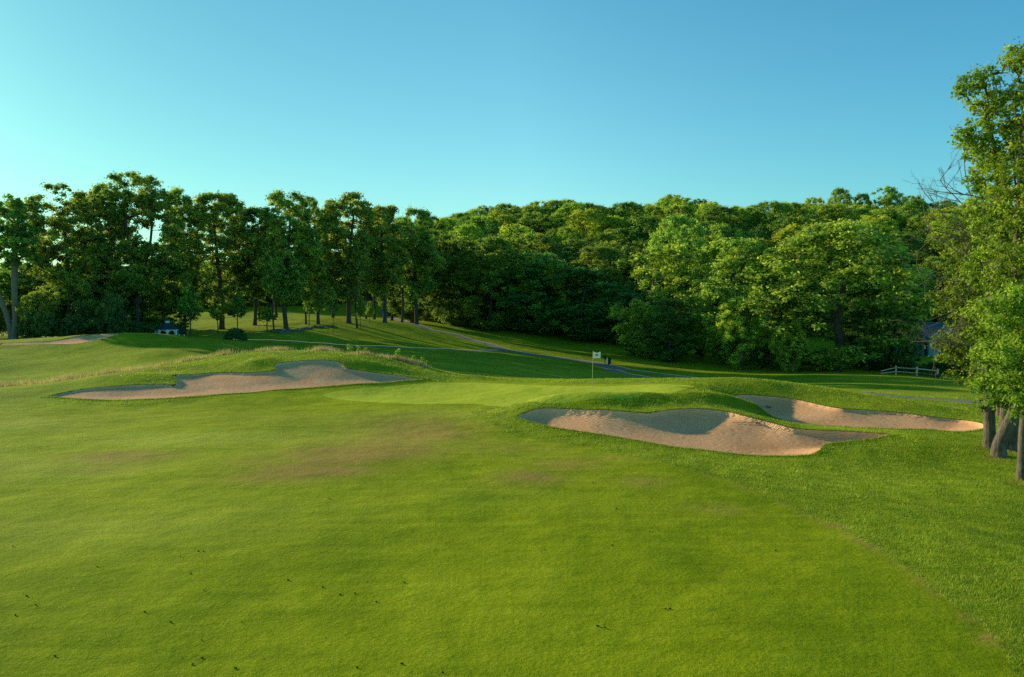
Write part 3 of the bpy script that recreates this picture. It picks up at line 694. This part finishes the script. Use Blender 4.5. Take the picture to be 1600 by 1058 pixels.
while dy < 300:
    step = 7.6 + (dy-158)*.02
    xw = -.13*dy + rng.uniform(0,step)
    while xw < .62*dy:
        X_, Y_ = xw+rng.uniform(-2.5,2.5), dy+rng.uniform(-3,3)
        ppx = 800+F*X_/Y_
        xw += step*1.15
        if ppx < 640 + (dy-160)*.2 : continue
        z = g1(X_,Y_)
        lowpart = dy < 190
        # height so that the ridge tops lie near the photograph's skyline
        h = rng.uniform(12.,19.)
        topz = CAMZ + (470-rng.uniform(298,330))/F*Y_
        if dy > 235: h = min(h, topz-z)
        if dy > 235 and h < 8: continue
        kk = int(rng.integers(0,5)); sw = rng.uniform(.75,1.3)
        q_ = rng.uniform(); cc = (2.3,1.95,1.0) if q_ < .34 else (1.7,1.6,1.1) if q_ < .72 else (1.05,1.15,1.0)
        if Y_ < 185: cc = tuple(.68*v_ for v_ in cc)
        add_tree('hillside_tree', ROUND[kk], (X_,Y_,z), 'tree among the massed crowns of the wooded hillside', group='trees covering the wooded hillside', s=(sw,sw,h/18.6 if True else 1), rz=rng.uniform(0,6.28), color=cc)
        cnt += 1
    dy += 9.5
print('hill trees', cnt)
# skyline trees right
for px, top, w, lab in [(1312,295,52,'rounded skyline tree on the ridge, left of the other rounded skyline tree'),(1380,293,60,'wide flat-topped skyline tree at the highest right part of the ridge'),(1345,304,40,'dark skyline tree between the two rounded crowns on the ridge')]:
    x, y = P2(px,400,262); z = g1(x,y); h = P(px,top,262)[2]-z; s = w/F*262/2/6.6
    add_tree('hillside_tree', ROUND[px%6], (x,y,z), lab, s=(s,s,h/18.), rz=px, color=(1.5,1.5,1.3))
# hedge-like shrubs at the wood edge
edge = [(680,508,172),(720,513,166),(760,516,163),(800,518,161),(850,522,157),(900,526,154),(950,531,150),(1000,540,142),(1050,550,132),(1100,557,126),(1150,568,118),(1200,576,113),(1250,580,110),(1300,581,109),(1350,580,110),(1390,577,113)]
for q in range(len(edge)-1):
    a_, b_ = np.array(edge[q],float), np.array(edge[q+1],float)
    for t in np.linspace(0,1,4,endpoint=False):
        e = a_+(b_-a_)*t
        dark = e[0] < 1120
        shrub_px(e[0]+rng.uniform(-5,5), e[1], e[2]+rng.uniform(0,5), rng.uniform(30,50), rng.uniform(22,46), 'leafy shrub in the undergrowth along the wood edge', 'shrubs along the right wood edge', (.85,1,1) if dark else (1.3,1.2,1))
for px,base,d in [(637,497,172),(655,503,168),(672,506,166),(705,505,172),(735,508,168),(765,510,166),(790,512,164)]:
    shrub_px(px, base, d, 34, 20, 'pinkish brown scrubby bush beside the path where it enters the woods', 'brownish scrub bushes', (2.0,1.1,1.2))

# ------------------------------------------------------------------ near trees on the right
def rel(base, px, py, d):
    return np.array(P(px,py,d))-base
def near_tree(seed, bpx, bpy, stems, blobs, n, per, r0, label, size=.13, crad=.62, mat=None, leafm=None, d=None, color=None, name='broadleaf_tree', sides=9):
    b = at(bpx, bpy) if d is None else np.array([*P2(bpx,bpy,d), g1(*P2(bpx,bpy,d))])
    D0 = b[1]
    tks = [[(0,0,-.25)]+[tuple(rel(b,px,py,D0+dd_)) for px,py,dd_ in st] for st in stems]
    bl = [(*rel(b,px,py,D0+dd_), rp/F*D0, rp/F*D0*.9) for px,py,dd_,rp in blobs]
    me2 = gen_tree(seed, tks, bl, n, crad, per, size, r0, mat or M_barknear, leafm or M_leafnear, sides, .35, flare=1.6)
    return add_tree(name, me2, tuple(b), label, color=color)
near_tree(601, 1547, 699, [[(1546,660,0),(1545,625,0),(1543,560,.2),(1550,470,.4),(1565,380,.5),(1560,280,.6),(1545,190,.5)]],
   [(1535,600,0,30),(1560,575,-.5,42),(1528,205,0,26),(1560,170,.5,46),(1545,270,0,42),(1515,135,.3,20),(1520,230,.3,22),(1560,340,0,50),(1575,470,1,42),(1590,540,0,45),(1545,300,1,36),(1595,75,.3,22),(1585,100,.3,26),(1518,138,0,26),(1545,112,0,20),(1500,215,0,14),(1492,150,0,9),(1560,420,0,50),(1540,500,0,40),(1575,530,-.4,50),(1555,620,0,34),(1585,380,.5,50),(1570,230,.5,50)],
   620, 50, .22, 'near tree with the straight upright trunk, leftmost of the trunk cluster at the right edge', crad=.30)
near_tree(602, 1561, 713, [[(1562,695,0),(1575,665,-.1),(1590,630,-.2),(1610,540,-.4),(1625,400,-.3),(1640,250,0)],[(1564,690,0),(1569,660,.1),(1571,632,.2),(1575,560,.4),(1585,450,.6),(1592,330,.6),(1598,200,.8)]],
   [(1600,600,-.8,45),(1640,560,-1,60),(1600,420,0,60),(1640,330,0,80),(1610,240,.5,60),(1598,130,.8,46),(1660,450,0,80),(1690,250,0,90),(1590,180,1,50),(1610,90,1,36),(1590,500,-.5,60),(1590,300,-.5,60),(1595,380,-.5,50)],
   640, 50, .24, 'near tree leaning right with two stems rising from one base in the trunk cluster', crad=.31)
near_tree(603, 1581, 703, [[(1583,680,0),(1592,650,0),(1600,625,0),(1615,500,0),(1640,380,0),(1650,200,0)]],
   [(1650,620,1,50),(1680,500,2,90),(1700,380,2,100),(1720,250,1,100),(1690,140,1,80),(1640,150,2,60)],
   420, 50, .25, 'near tree with a thick leaning trunk behind the two-stemmed one', crad=.36)
near_tree(604, 1596, 749, [[(1597,715,0),(1599,670,0),(1606,620,.1),(1625,540,.2),(1650,450,0)]],
   [(1560,610,.2,32),(1590,630,-.4,34),(1625,610,-.5,50),(1650,540,0,70),(1610,500,0,50),(1600,560,.5,45),(1690,600,0,60),(1565,560,-.2,42),(1580,480,-.2,45)],
   520, 50, .15, 'near slender trunk tree closest to the camera at the right frame edge', crad=.27, size=.12)
near_tree(605, 1552, 640, [[(1552,600,0),(1553,540,0),(1548,480,0),(1535,420,0),(1520,360,0),(1510,310,0)],[(1553,600,0),(1556,520,0),(1568,430,0),(1560,330,0)]],
   [(1500,350,0,36),(1540,370,1,55),(1575,330,1,60),(1500,430,0,44),(1550,450,1,60),(1490,480,0,28),(1520,510,0,44),(1482,545,0,30),(1530,565,-.5,44),(1510,585,-1,28),(1600,480,2,80),(1600,570,2,70),(1463,465,0,12),(1470,525,0,20),(1470,380,1,20),(1520,470,-.5,50),(1560,520,-.5,50),(1500,540,-.5,40),(1540,420,-.5,50),(1570,590,0,40)],
   700, 60, .20, 'thinly leaved olive tree standing behind the near trunk cluster, right of the rail fence', size=.16, crad=.36, d=46, color=(.95,.85,1.0))
# dead tree with bare twigs
def twig_tree():
    r = np.random.default_rng(9); b = np.array([*P2(1562,640,43.5), g1(*P2(1562,640,43.5))]); D0 = 43.5
    acc = Acc()
    main = smooth_line([(0,0,-.2)]+[tuple(rel(b,px,py,D0)) for px,py in [(1560,560),(1552,480),(1548,400),(1540,340),(1530,290)]],5)
    acc.add(*tube(main, np.linspace(.17,.06,len(main)), 8))
    def grow(p, dr, L, rad, lev):
        m = 6; pts_ = [p]; d_ = dr/np.linalg.norm(dr)
        for q in range(m):
            d_ = d_+r.normal(0,.13,3)+np.array([0,0,.02]); d_ /= np.linalg.norm(d_); pts_.append(pts_[-1]+d_*L/m)
        acc.add(*tube(pts_, np.linspace(rad,rad*.4,m+1), 5 if lev<2 else 4))
        if lev < 3:
            for q in range(5 if lev == 0 else 4):
                k_ = r.integers(2,m+1) if lev == 0 else r.integers(1,m+1); v_ = d_+r.normal(0,.55,3); v_[1] *= .6
                grow(pts_[k_], v_, L*r.uniform(.3,.55), rad*.5, lev+1)
    for (sx,sy,ex,ey,dd_) in [(1540,345,1462,255,-.5),(1533,310,1440,300,.4),(1546,380,1430,352,0),(1548,410,1405,400,-.6),(1550,440,1412,446,.3),(1552,480,1418,475,-.3),(1552,500,1410,515,.3),(1556,545,1425,560,-.4),(1545,370,1420,330,.8),(1538,335,1450,222,.2),(1550,430,1440,415,-1)]:
        p = rel(b,sx,sy,D0); e = rel(b,ex,ey,D0)+np.array([0,dd_,0]); grow(p, e-p, np.linalg.norm(e-p)*.8, .042, 0)
    o = link('dead_tree', acc.mesh('dead_tree', M_twig)); o.location = b
    tag(o, 'leafless dead tree with bare grey twigs reaching left over the fence', 'tree')
twig_tree()

# ------------------------------------------------------------------ small built things
class MB:
    def __init__(s): s.v=[]; s.f=[]
    def add(s, v, f): b=len(s.v); s.v += [tuple(map(float,q)) for q in v]; s.f += [[b+i for i in ff] for ff in f]; return s
    def box(s, c, d, rz=0):
        x,y,z = c; a,b,h = d[0]/2,d[1]/2,d[2]/2; ca,sa = math.cos(rz),math.sin(rz)
        v = [(x+i*a*ca-j*b*sa, y+i*a*sa+j*b*ca, z+k*h) for i,j,k in ((-1,-1,-1),(1,-1,-1),(1,1,-1),(-1,1,-1),(-1,-1,1),(1,-1,1),(1,1,1),(-1,1,1))]
        return s.add(v, [(0,3,2,1),(4,5,6,7),(0,1,5,4),(1,2,6,5),(2,3,7,6),(3,0,4,7)])
    def rod(s, a, b, r0, r1=None, n=8):
        v, f = tube([a,tuple((np.array(a)+np.array(b))/2),b], [r0,(r0+(r1 or r0))/2,r1 or r0], n)
        s.add(v, f.tolist()); L=len(s.v); s.f += [list(range(L-3*n,L-2*n)), list(range(L-n,L))[::-1]]; return s
    def lathe(s, prof, n=16, c=(0,0,0)):
        v=[]; f=[]
        for r_,z_ in prof:
            for k in range(n): v.append((c[0]+r_*math.cos(2*math.pi*k/n), c[1]+r_*math.sin(2*math.pi*k/n), c[2]+z_))
        for q in range(len(prof)-1):
            for k in range(n): f.append((q*n+k, q*n+(k+1)%n, (q+1)*n+(k+1)%n, (q+1)*n+k))
        f.append(list(range(n))[::-1]); f.append([(len(prof)-1)*n+k for k in range(n)])
        return s.add(v,f)
    def build(s, name, mat, parent=None, bevel=0, smooth=False):
        me = bpy.data.meshes.new(name); me.from_pydata(s.v,[],s.f); me.materials.append(mat); me.validate()
        if smooth:
            for p_ in me.polygons: p_.use_smooth = True
        o = link(name, me, parent)
        if bevel:
            m = o.modifiers.new('bevel','BEVEL'); m.width = bevel; m.segments = 2
        return o
# flagstick on the green
p = at(925,604); root = empty('golf_flag', p, 'white golf flag with dark emblem on a slim pole standing on the putting green', 'golf flag')
top = 2.12
MB().rod((0,0,-.1),(.035,0,1.1),.011,.010).rod((.035,0,1.1),(.05,0,top),.010,.008).build('pole', M_yellow, root)
fv, ff = [], []; nu, nv_ = 12, 8; fw, fh = .46, .40
for j in range(nv_+1):
    for q in range(nu+1):
        u_, v_ = q/nu, j/nv_; wv = .035*math.sin(u_*7+v_*1.5)*u_
        sag = -.07*math.sin(u_*math.pi)**2*(v_) 
        fv.append((.055+u_*fw, wv, top-fh+v_*fh+sag-.01*u_))
for j in range(nv_):
    for q in range(nu):
        a_ = j*(nu+1)+q; ff.append((a_,a_+1,a_+nu+2,a_+nu+1))
fl_o = MB().add(fv,ff).build('flag', M_flag, root, smooth=True)
def fp(u_, v_):
    wv = .035*math.sin(u_*7+v_*1.5)*u_
    return (.055+u_*fw, wv-.006, top-fh+v_*fh-.07*math.sin(u_*math.pi)**2*v_-.01*u_)
em = MB()
def stroke(pts_, w_):
    for (a0,b0),(a1,b1) in zip(pts_[:-1],pts_[1:]):
        dx,dy_ = a1-a0,b1-b0; L = math.hypot(dx,dy_)+1e-6; ox,oy = -dy_/L*w_/2, dx/L*w_/2
        em.add([fp(a0+ox,b0+oy),fp(a1+ox,b1+oy),fp(a1-ox,b1-oy),fp(a0-ox,b0-oy)],[(0,1,2,3)])
stroke([(.26,.56),(.36,.66),(.5,.70),(.64,.68),(.74,.60)],.07); stroke([(.47,.70),(.43,.52),(.38,.36)],.10); stroke([(.47,.50),(.60,.42),(.68,.30)],.07); stroke([(.50,.70),(.56,.56)],.09)
em.build('emblem', M_emblem, fl_o)
MB().lathe([(.054,.003),(.054,.006),(.046,.006)],16).build('cup', M_white, root)
# distant flagstick left of gazebo
x, y = P2(234.7,530,122); z = g1(x,y); root = empty('golf_flag', (x,y,z), 'tiny distant pale golf flag left of the gazebo', 'golf flag')
hp = P(234.7,500,122)[2]-z
MB().rod((0,0,-.1),(0,0,hp),.04).build('pole', M_white, root); MB().add([(0.03,0,hp),(.36,.03,hp-.05),(.36,.03,hp-.5),(0.03,0,hp-.5)],[(0,1,2,3)]).build('flag', M_white, root)
# gazebo
x, y = P2(262,531,111); z = g1(x,y); root = empty('gazebo', (x,y,z), 'small octagonal gazebo with white arched posts and dark shingled roof with cupola', 'gazebo')
zc = P(262,530,111)[2]; off = (P(262,512.5,111)[2]-z); eave = P(262,514,111)[2]-z; apex = P(262,504.5,111)[2]-z
rg = 1.5
MB().lathe([(rg+.1,-.2),(rg+.1,.12)],8).build('floor', M_grey, root)
for k in range(8):
    a_ = 2*math.pi*(k+.5)/8; b_ = 2*math.pi*(k+1.5)/8
    MB().box((rg*math.cos(a_),rg*math.sin(a_),.12+(eave-.12)/2),(.26,.26,eave-.12),a_).build('post', M_white, root)
    pa, pb = np.array([rg*math.cos(a_),rg*math.sin(a_)]), np.array([rg*math.cos(b_),rg*math.sin(b_)])
    av, af = [], []; m = 10
    for q in range(m+1):
        t = q/m; pt = pa+(pb-pa)*t; av += [(*pt, eave), (*pt, eave-.2-.5*abs(2*t-1)**2.2)]
    for q in range(m): af.append((2*q,2*q+2,2*q+3,2*q+1))
    ar = MB().add(av,af).build('arch', M_white, root); sm = ar.modifiers.new('s','SOLIDIFY'); sm.thickness = .06
rf = MB().lathe([(rg+.38,eave-.02),(rg+.4,eave+.06),(.9,eave+(apex-eave)*.55),(.36,apex)],8).build('roof', M_roof, root)
cu = MB().lathe([(.32,apex-.02),(.32,apex+.32)],8).build('cupola', M_white, rf); MB().lathe([(.5,apex+.32),(.03,apex+.62)],8).build('cupola_roof', M_roof, cu)
# bin near gazebo
x, y = P2(285,534,108); z = g1(x,y); root = empty('litter_bin', (x,y,z), 'dark square litter bin on white legs beside the gazebo', 'bin')
MB().box((0,0,1.15),(.8,.6,.95)).build('body', M_bin, root, .04); MB().box((0,0,1.66),(.88,.68,.07)).build('lid', M_bin, root, .02)
for sx in (-.3,.3): MB().box((sx,-.1,.33),(.1,.1,.72)).build('leg', M_white, root)
# dome bush
x, y = P2(368,543,100); z = g1(x,y)
r = np.random.default_rng(3); m = 260; d_ = r.normal(0,1,(m,3)); d_[:,2] = abs(d_[:,2]); d_ /= np.linalg.norm(d_,axis=1)[:,None]
cen = d_*np.array([1.42,1.3,1.45])*r.uniform(.86,1,m)[:,None]+np.array([0,0,.15])
q, f, tn = leaves(cen, np.full(m,.24), 60, .11, r)
root = empty('dome_bush', (x,y,z), 'clipped dark green dome shaped bush beside the far cart path', 'bush')
link('foliage', mesh_np('foliage', q, f, False, {'tone':('FACE',tn)}, [M_shrub]), root).color = (.75,.95,1.1,1)
MB().rod((0,0,-.1),(0,0,1.0),.09,.05).build('stem', M_bark, root)
# stone row
ms = []
for k in range(3):
    r = np.random.default_rng(40+k); import bmesh
    bm = bmesh.new(); bmesh.ops.create_icosphere(bm, subdivisions=2, radius=.5)
    for v_ in bm.verts: v_.co *= 1+r.normal(0,.09); v_.co.z *= .62
    me = bpy.data.meshes.new('stone'); bm.to_mesh(me); bm.free(); me.materials.append(M_stone); ms.append(me)
for k in range(46):
    t = (k+rng.uniform(0,1))/46; px = 425+100*t; py = 518-6*t+2*math.sin(t*6); p = at(px, py+rng.uniform(-1,1.5))
    o = link('stone', ms[k%3]); s = rng.uniform(.5,1.35)*(1.2 if k<14 else .9); o.scale = (s,s*rng.uniform(.7,1),s*rng.uniform(.7,1.1)); o.rotation_euler = (0,0,rng.uniform(0,6)); o.location = p+np.array([0,0,.02])
    tag(o, 'grey fieldstone in the low stone row under the grove', 'stone', 'stones of the low row under the grove')
# post beside path
x, y, z = at(758,546); root = empty('path_post', (x,y,z), 'short pale wooden post beside the cart path in the shaded valley', 'post')
MB().box((0,0,.45),(.16,.16,1.0)).build('shaft', M_grey, root, .02); MB().box((0,0,.98),(.22,.22,.06)).build('cap', M_grey, root, .01)
# ball washer station
x, y, z = at(949,569); root = empty('ball_washer', (x,y,z), 'dark green ball washer and bin with white front panel, right of the flag', 'ball washer')
MB().rod((-.35,0,-.1),(-.35,0,1.55),.05).build('post', M_bin, root); MB().box((-.35,0,.95),(.3,.3,.45)).build('washer', M_bin, root, .03)
MB().lathe([(.22,.0),(.26,.05),(.27,.85),(.22,.95),(.1,1.0)],14,(.25,0,0)).build('bin', M_bin, root); MB().box((-.02,-.2,.5),(.14,.03,.8)).build('front_panel', M_white, root)
# wood pole in the woods
x, y = P2(737,500,160); z = g1(x,y); o = MB().rod((0,0,-.2),(0,0,P(737,431,160)[2]-z),.17,.13,10).build('utility_pole', M_pole); o.location = (x,y,z)
tag(o, 'bare pale wooden utility pole standing in front of the dark woods', 'pole')
# rail fence
fp_ = [(1376,588,104,.2),(1399.5,588,104,1.05),(1432.5,590,100,1.1),(1464.5,589,100,1.1)]
base = []
for px,py,d,h in fp_:
    x,y = P2(px,py,d); base.append(np.array([x,y,g1(x,y)]))
root = empty('rail_fence', base[1], 'weathered split rail fence with two rails at the far side of the fairway', 'fence')
ph = 1.2
for q in (1,2,3):
    b = base[q]-base[1]; MB().box((b[0],b[1],b[2]+ph/2-.1),(.17,.17,ph+.2)).build('post', M_wood, root, .02)
for q in (1,2):
    for hh_ in (.45,.98):
        a_ = base[q]-base[1]+np.array([-.1,-.12,hh_]); b_ = base[q+1]-base[1]+np.array([.1,-.12,hh_-.04]); MB().rod(a_, b_, .075, .065, 7).build('rail', M_wood, root)
for h0, h1 in ((.12,.45),(.42,.98)):
    a_ = base[0]-base[1]+np.array([0,0,h0]); b_ = np.array([0,-.12,h1]); MB().rod(a_, b_, .065, .07, 7).build('rail', M_wood, root)
# house behind the trees
x, y = P2(1474,575,132); z = g1(x,y); root = empty('blue_house', (x,y,z), 'pale blue sided house glimpsed through the branches above the rail fence', 'house')
w2 = 5.0; e = P(1474,536,132)[2]-z; rdg = P(1474,505,132)[2]-z
MB().box((1.0,6,e/2-.3),(6.5,11,e+.6)).build('wall', M_wall, root)
gv = [(-2.7,.3,e),(4.7,.3,e),(1,.3,rdg),(-2.7,11.7,e),(4.7,11.7,e),(1,11.7,rdg)]
MB().add([(-2.2,.52,e),(4.2,.52,e),(1,.52,rdg-.5)],[(0,1,2)]).build('gable', M_wall, root)
rf = MB().add(gv,[(0,2,5,3),(1,4,5,2)]).build('roof', M_hroof, root); s_ = rf.modifiers.new('s','SOLIDIFY'); s_.thickness = .2
MB().box((-4.6,4,1.6),(3.8,6,3.6)).build('side_wing', M_hroof, root)
wn = MB().box((2.6,.47,e*.5),(1.1,.06,1.3)).build('window', M_white, root); MB().box((2.6,.43,e*.5),(.9,.04,1.1)).build('pane', M_dark, wn)
# rakes
def rake(px, py, d, ang, label, ring, prm):
    x,y = P2(px,py,d); D_,w_,lip_ = prm
    zz = lambda x_,y_: float(sand_z(np.array([x_]),np.array([y_]),G(np.array([x_]),np.array([y_])),poly_sdf(np.array([x_]),np.array([y_]),ring),D_,w_,lip_)[0])
    z = zz(x,y); root = empty('bunker_rake', (x,y,z), label, 'rake'); ca, sa = math.cos(ang), math.sin(ang)
    e_ = (ca*1.0, sa*1.0); z2 = zz(x+e_[0],y+e_[1])-z
    MB().rod((0,0,.07),(e_[0],e_[1],z2+.06),.010,.009,6).build('handle', M_rake, root)
    hd = MB().box((0,0,.07),(.05,.45,.05),ang).build('head', M_rake, root)
    tm = MB()
    for k in range(9):
        o_ = -.2+.05*k; tm.box((-sa*o_, ca*o_, .02),(.015,.015,.09),ang)
    tm.build('tines', M_rake, hd)
rake(1201,626,45,math.radians(205),'dark rake lying in the shaded part of the back right bunker',bunkB,(.42,1.4,.10))
rake(1181,660,34.9,math.radians(165),'dark rake lying on the sunlit face of the front right bunker',bunkA,(.50,1.0,.14))
rake(92,618,46.9,math.radians(200),'dark rake at the left tip of the long left bunker',bunkL,(.20,2.2,.10))
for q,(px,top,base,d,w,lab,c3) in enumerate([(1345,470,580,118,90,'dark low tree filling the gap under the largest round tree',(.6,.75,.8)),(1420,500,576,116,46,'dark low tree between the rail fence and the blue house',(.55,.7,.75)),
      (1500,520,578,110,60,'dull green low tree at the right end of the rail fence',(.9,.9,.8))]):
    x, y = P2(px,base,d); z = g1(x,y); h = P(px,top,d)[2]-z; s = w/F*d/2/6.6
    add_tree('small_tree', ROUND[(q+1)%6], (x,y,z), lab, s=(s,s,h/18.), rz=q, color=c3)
for px in range(1385, 1520, 12):
    shrub_px(px, 583, rng.uniform(106,110), 34, rng.uniform(18,30), 'dim green shrub in the undergrowth just behind the rail fence', 'shrubs behind the rail fence', (.8,.85,.8))
for q in range(5):
    shrub_px(1438+q*9, 588, 98.5+q*.1, 14, 8, 'small weedy clump at the foot of the rail fence', 'weedy clumps at the rail fence', (1.5,1.2,1))
# divots
dm = MB(); r = np.random.default_rng(21); m = 11
dv = [(math.cos(2*math.pi*k/m)*.06*r.uniform(.6,1.25), math.sin(2*math.pi*k/m)*.035*r.uniform(.6,1.25), .0) for k in range(m)]
dm.add(dv+[(q[0]*.9,q[1]*.9,-.02) for q in dv], [tuple(range(m))]+[(k,(k+1)%m,m+(k+1)%m,m+k) for k in range(m)])
d0 = None
for k,(px,py) in enumerate([(20,854),(152,886),(42,932),(56,946),(24,962),(310,862),(318,862),(282,871),(298,897),(318,923),(450,907),(504,918),(532,930),(555,928),(515,780),(632,911),(588,941),(226,957),(315,1001),(301,1039),(316,1029),(378,973),
      (267,973),(628,1038),(692,1052),(558,1044),(368,1045),(86,1026),(927,755),(1015,831),(1181,856),(1212,861),(1040,952),(1047,952),(934,979),(946,982),(963,795),(957,853),(750,735),(1316,790)]):
    p = at(px,py,8.)
    if d0 is None: o = d0 = dm.build('divot', M_soil)
    else: o = d0.copy(); col.objects.link(o)
    o.location = p+np.array([0,0,.024]); o.scale = (r.uniform(.2,.38),)*2+(1,); o.rotation_euler = (0,0,r.uniform(-.5,.5))
    tag(o, 'small dark divot mark in the mown fairway turf', 'divot', 'divot marks scattered over the fairway')
# weeds in the fescue
weed = gen_tree(700, [[(0,0,-.05),(.02,0,.3),(0,.02,.6)]], [(0,0,.5,.16,.24),(.1,0,.35,.12,.15)], 12, .10, 16, .07, .012, M_bark, M_leaf, 5)
for k,(px,py,d) in enumerate([(550,553,61.8),(560,555,61.6),(571,557,61.5),(622,568,60.8),(646,574,60.3),(660,578,60.),(668,580,59.6),(545,551,62)]):
    x,y = P2(px,py,d); z = g1(x,y); root = empty('weed', (x,y,z), 'tall green leafy weed among the tan fescue', 'weed', 'green weeds among the tan fescue', k*1.1); s = rng.uniform(.8,1.3); root.scale = (s,s,s*1.1)
    link('stem', weed[0], root); link('leaves', weed[1], root).color = (1.8,1.8,1.2,1)

# ------------------------------------------------------------------ camera, light, world
cam = bpy.data.cameras.new('camera'); cam.lens = 28*F/1244.44; cam.sensor_width = 36; cam.clip_end = 9000
co = bpy.data.objects.new('camera', cam); col.objects.link(co); co.location = (0,0,CAMZ); co.rotation_euler = (math.pi/2-PITCH,0,0); scene.camera = co
EL, AZ = R(15.2), R(-55)        # azimuth measured from +Y, negative to the left
sd = Vector((math.sin(AZ)*math.cos(EL), math.cos(AZ)*math.cos(EL), math.sin(EL)))
sun = bpy.data.lights.new('sun','SUN'); sun.energy = 5; sun.angle = R(.6); sun.color = (1,.87,.60)
so = bpy.data.objects.new('sun', sun); col.objects.link(so); so.rotation_euler = (-sd).to_track_quat('-Z','Y').to_euler(); so.location = (0,0,60)
wd = bpy.data.worlds.new('World'); scene.world = wd; wd.use_nodes = True; nt = wd.node_tree; nt.nodes.clear()
sky = nt.nodes.new('ShaderNodeTexSky'); sky.sky_type = 'NISHITA'; sky.sun_disc = False; sky.sun_elevation = EL; sky.sun_rotation = AZ % (2*math.pi)
sky.air_density = 1.0; sky.dust_density = .6; sky.ozone_density = 2.5
bg = nt.nodes.new('ShaderNodeBackground'); ou = nt.nodes.new('ShaderNodeOutputWorld')
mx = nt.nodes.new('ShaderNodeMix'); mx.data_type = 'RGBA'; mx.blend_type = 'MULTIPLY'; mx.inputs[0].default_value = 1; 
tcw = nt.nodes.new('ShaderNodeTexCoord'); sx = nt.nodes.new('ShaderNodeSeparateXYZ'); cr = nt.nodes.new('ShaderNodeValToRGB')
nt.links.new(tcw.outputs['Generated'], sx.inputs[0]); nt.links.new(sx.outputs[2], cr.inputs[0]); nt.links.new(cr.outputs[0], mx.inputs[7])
el_ = cr.color_ramp.elements; el_[0].position = 0.; el_[0].color = (.56,.98,.88,1); el_[1].position = .62; el_[1].color = (.16,.44,.42,1)  # darkens the unseen upper sky to cut fill light and deepen ground shade
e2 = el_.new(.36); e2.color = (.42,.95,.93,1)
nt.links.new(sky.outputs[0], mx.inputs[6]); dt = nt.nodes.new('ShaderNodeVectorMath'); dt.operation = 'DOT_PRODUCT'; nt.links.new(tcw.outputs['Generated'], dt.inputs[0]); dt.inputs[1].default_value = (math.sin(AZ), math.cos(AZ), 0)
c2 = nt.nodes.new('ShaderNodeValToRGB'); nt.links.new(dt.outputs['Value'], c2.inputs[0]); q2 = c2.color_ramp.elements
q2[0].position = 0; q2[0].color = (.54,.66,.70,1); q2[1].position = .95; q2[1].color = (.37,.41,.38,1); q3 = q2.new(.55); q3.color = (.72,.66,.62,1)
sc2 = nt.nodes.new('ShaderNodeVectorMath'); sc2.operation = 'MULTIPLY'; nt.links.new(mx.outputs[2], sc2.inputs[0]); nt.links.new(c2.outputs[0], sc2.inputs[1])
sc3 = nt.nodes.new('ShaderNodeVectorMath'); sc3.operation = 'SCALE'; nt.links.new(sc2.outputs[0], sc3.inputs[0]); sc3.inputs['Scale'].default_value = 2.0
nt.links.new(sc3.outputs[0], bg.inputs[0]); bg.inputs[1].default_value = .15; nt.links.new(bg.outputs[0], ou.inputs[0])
scene.view_settings.view_transform = 'Standard'; scene.view_settings.look = 'None'; scene.view_settings.exposure = 0
scene.render.engine = 'CYCLES'; scene.cycles.use_denoising = False; scene.cycles.max_bounces = 6; scene.cycles.diffuse_bounces = 3; scene.cycles.transmission_bounces = 3
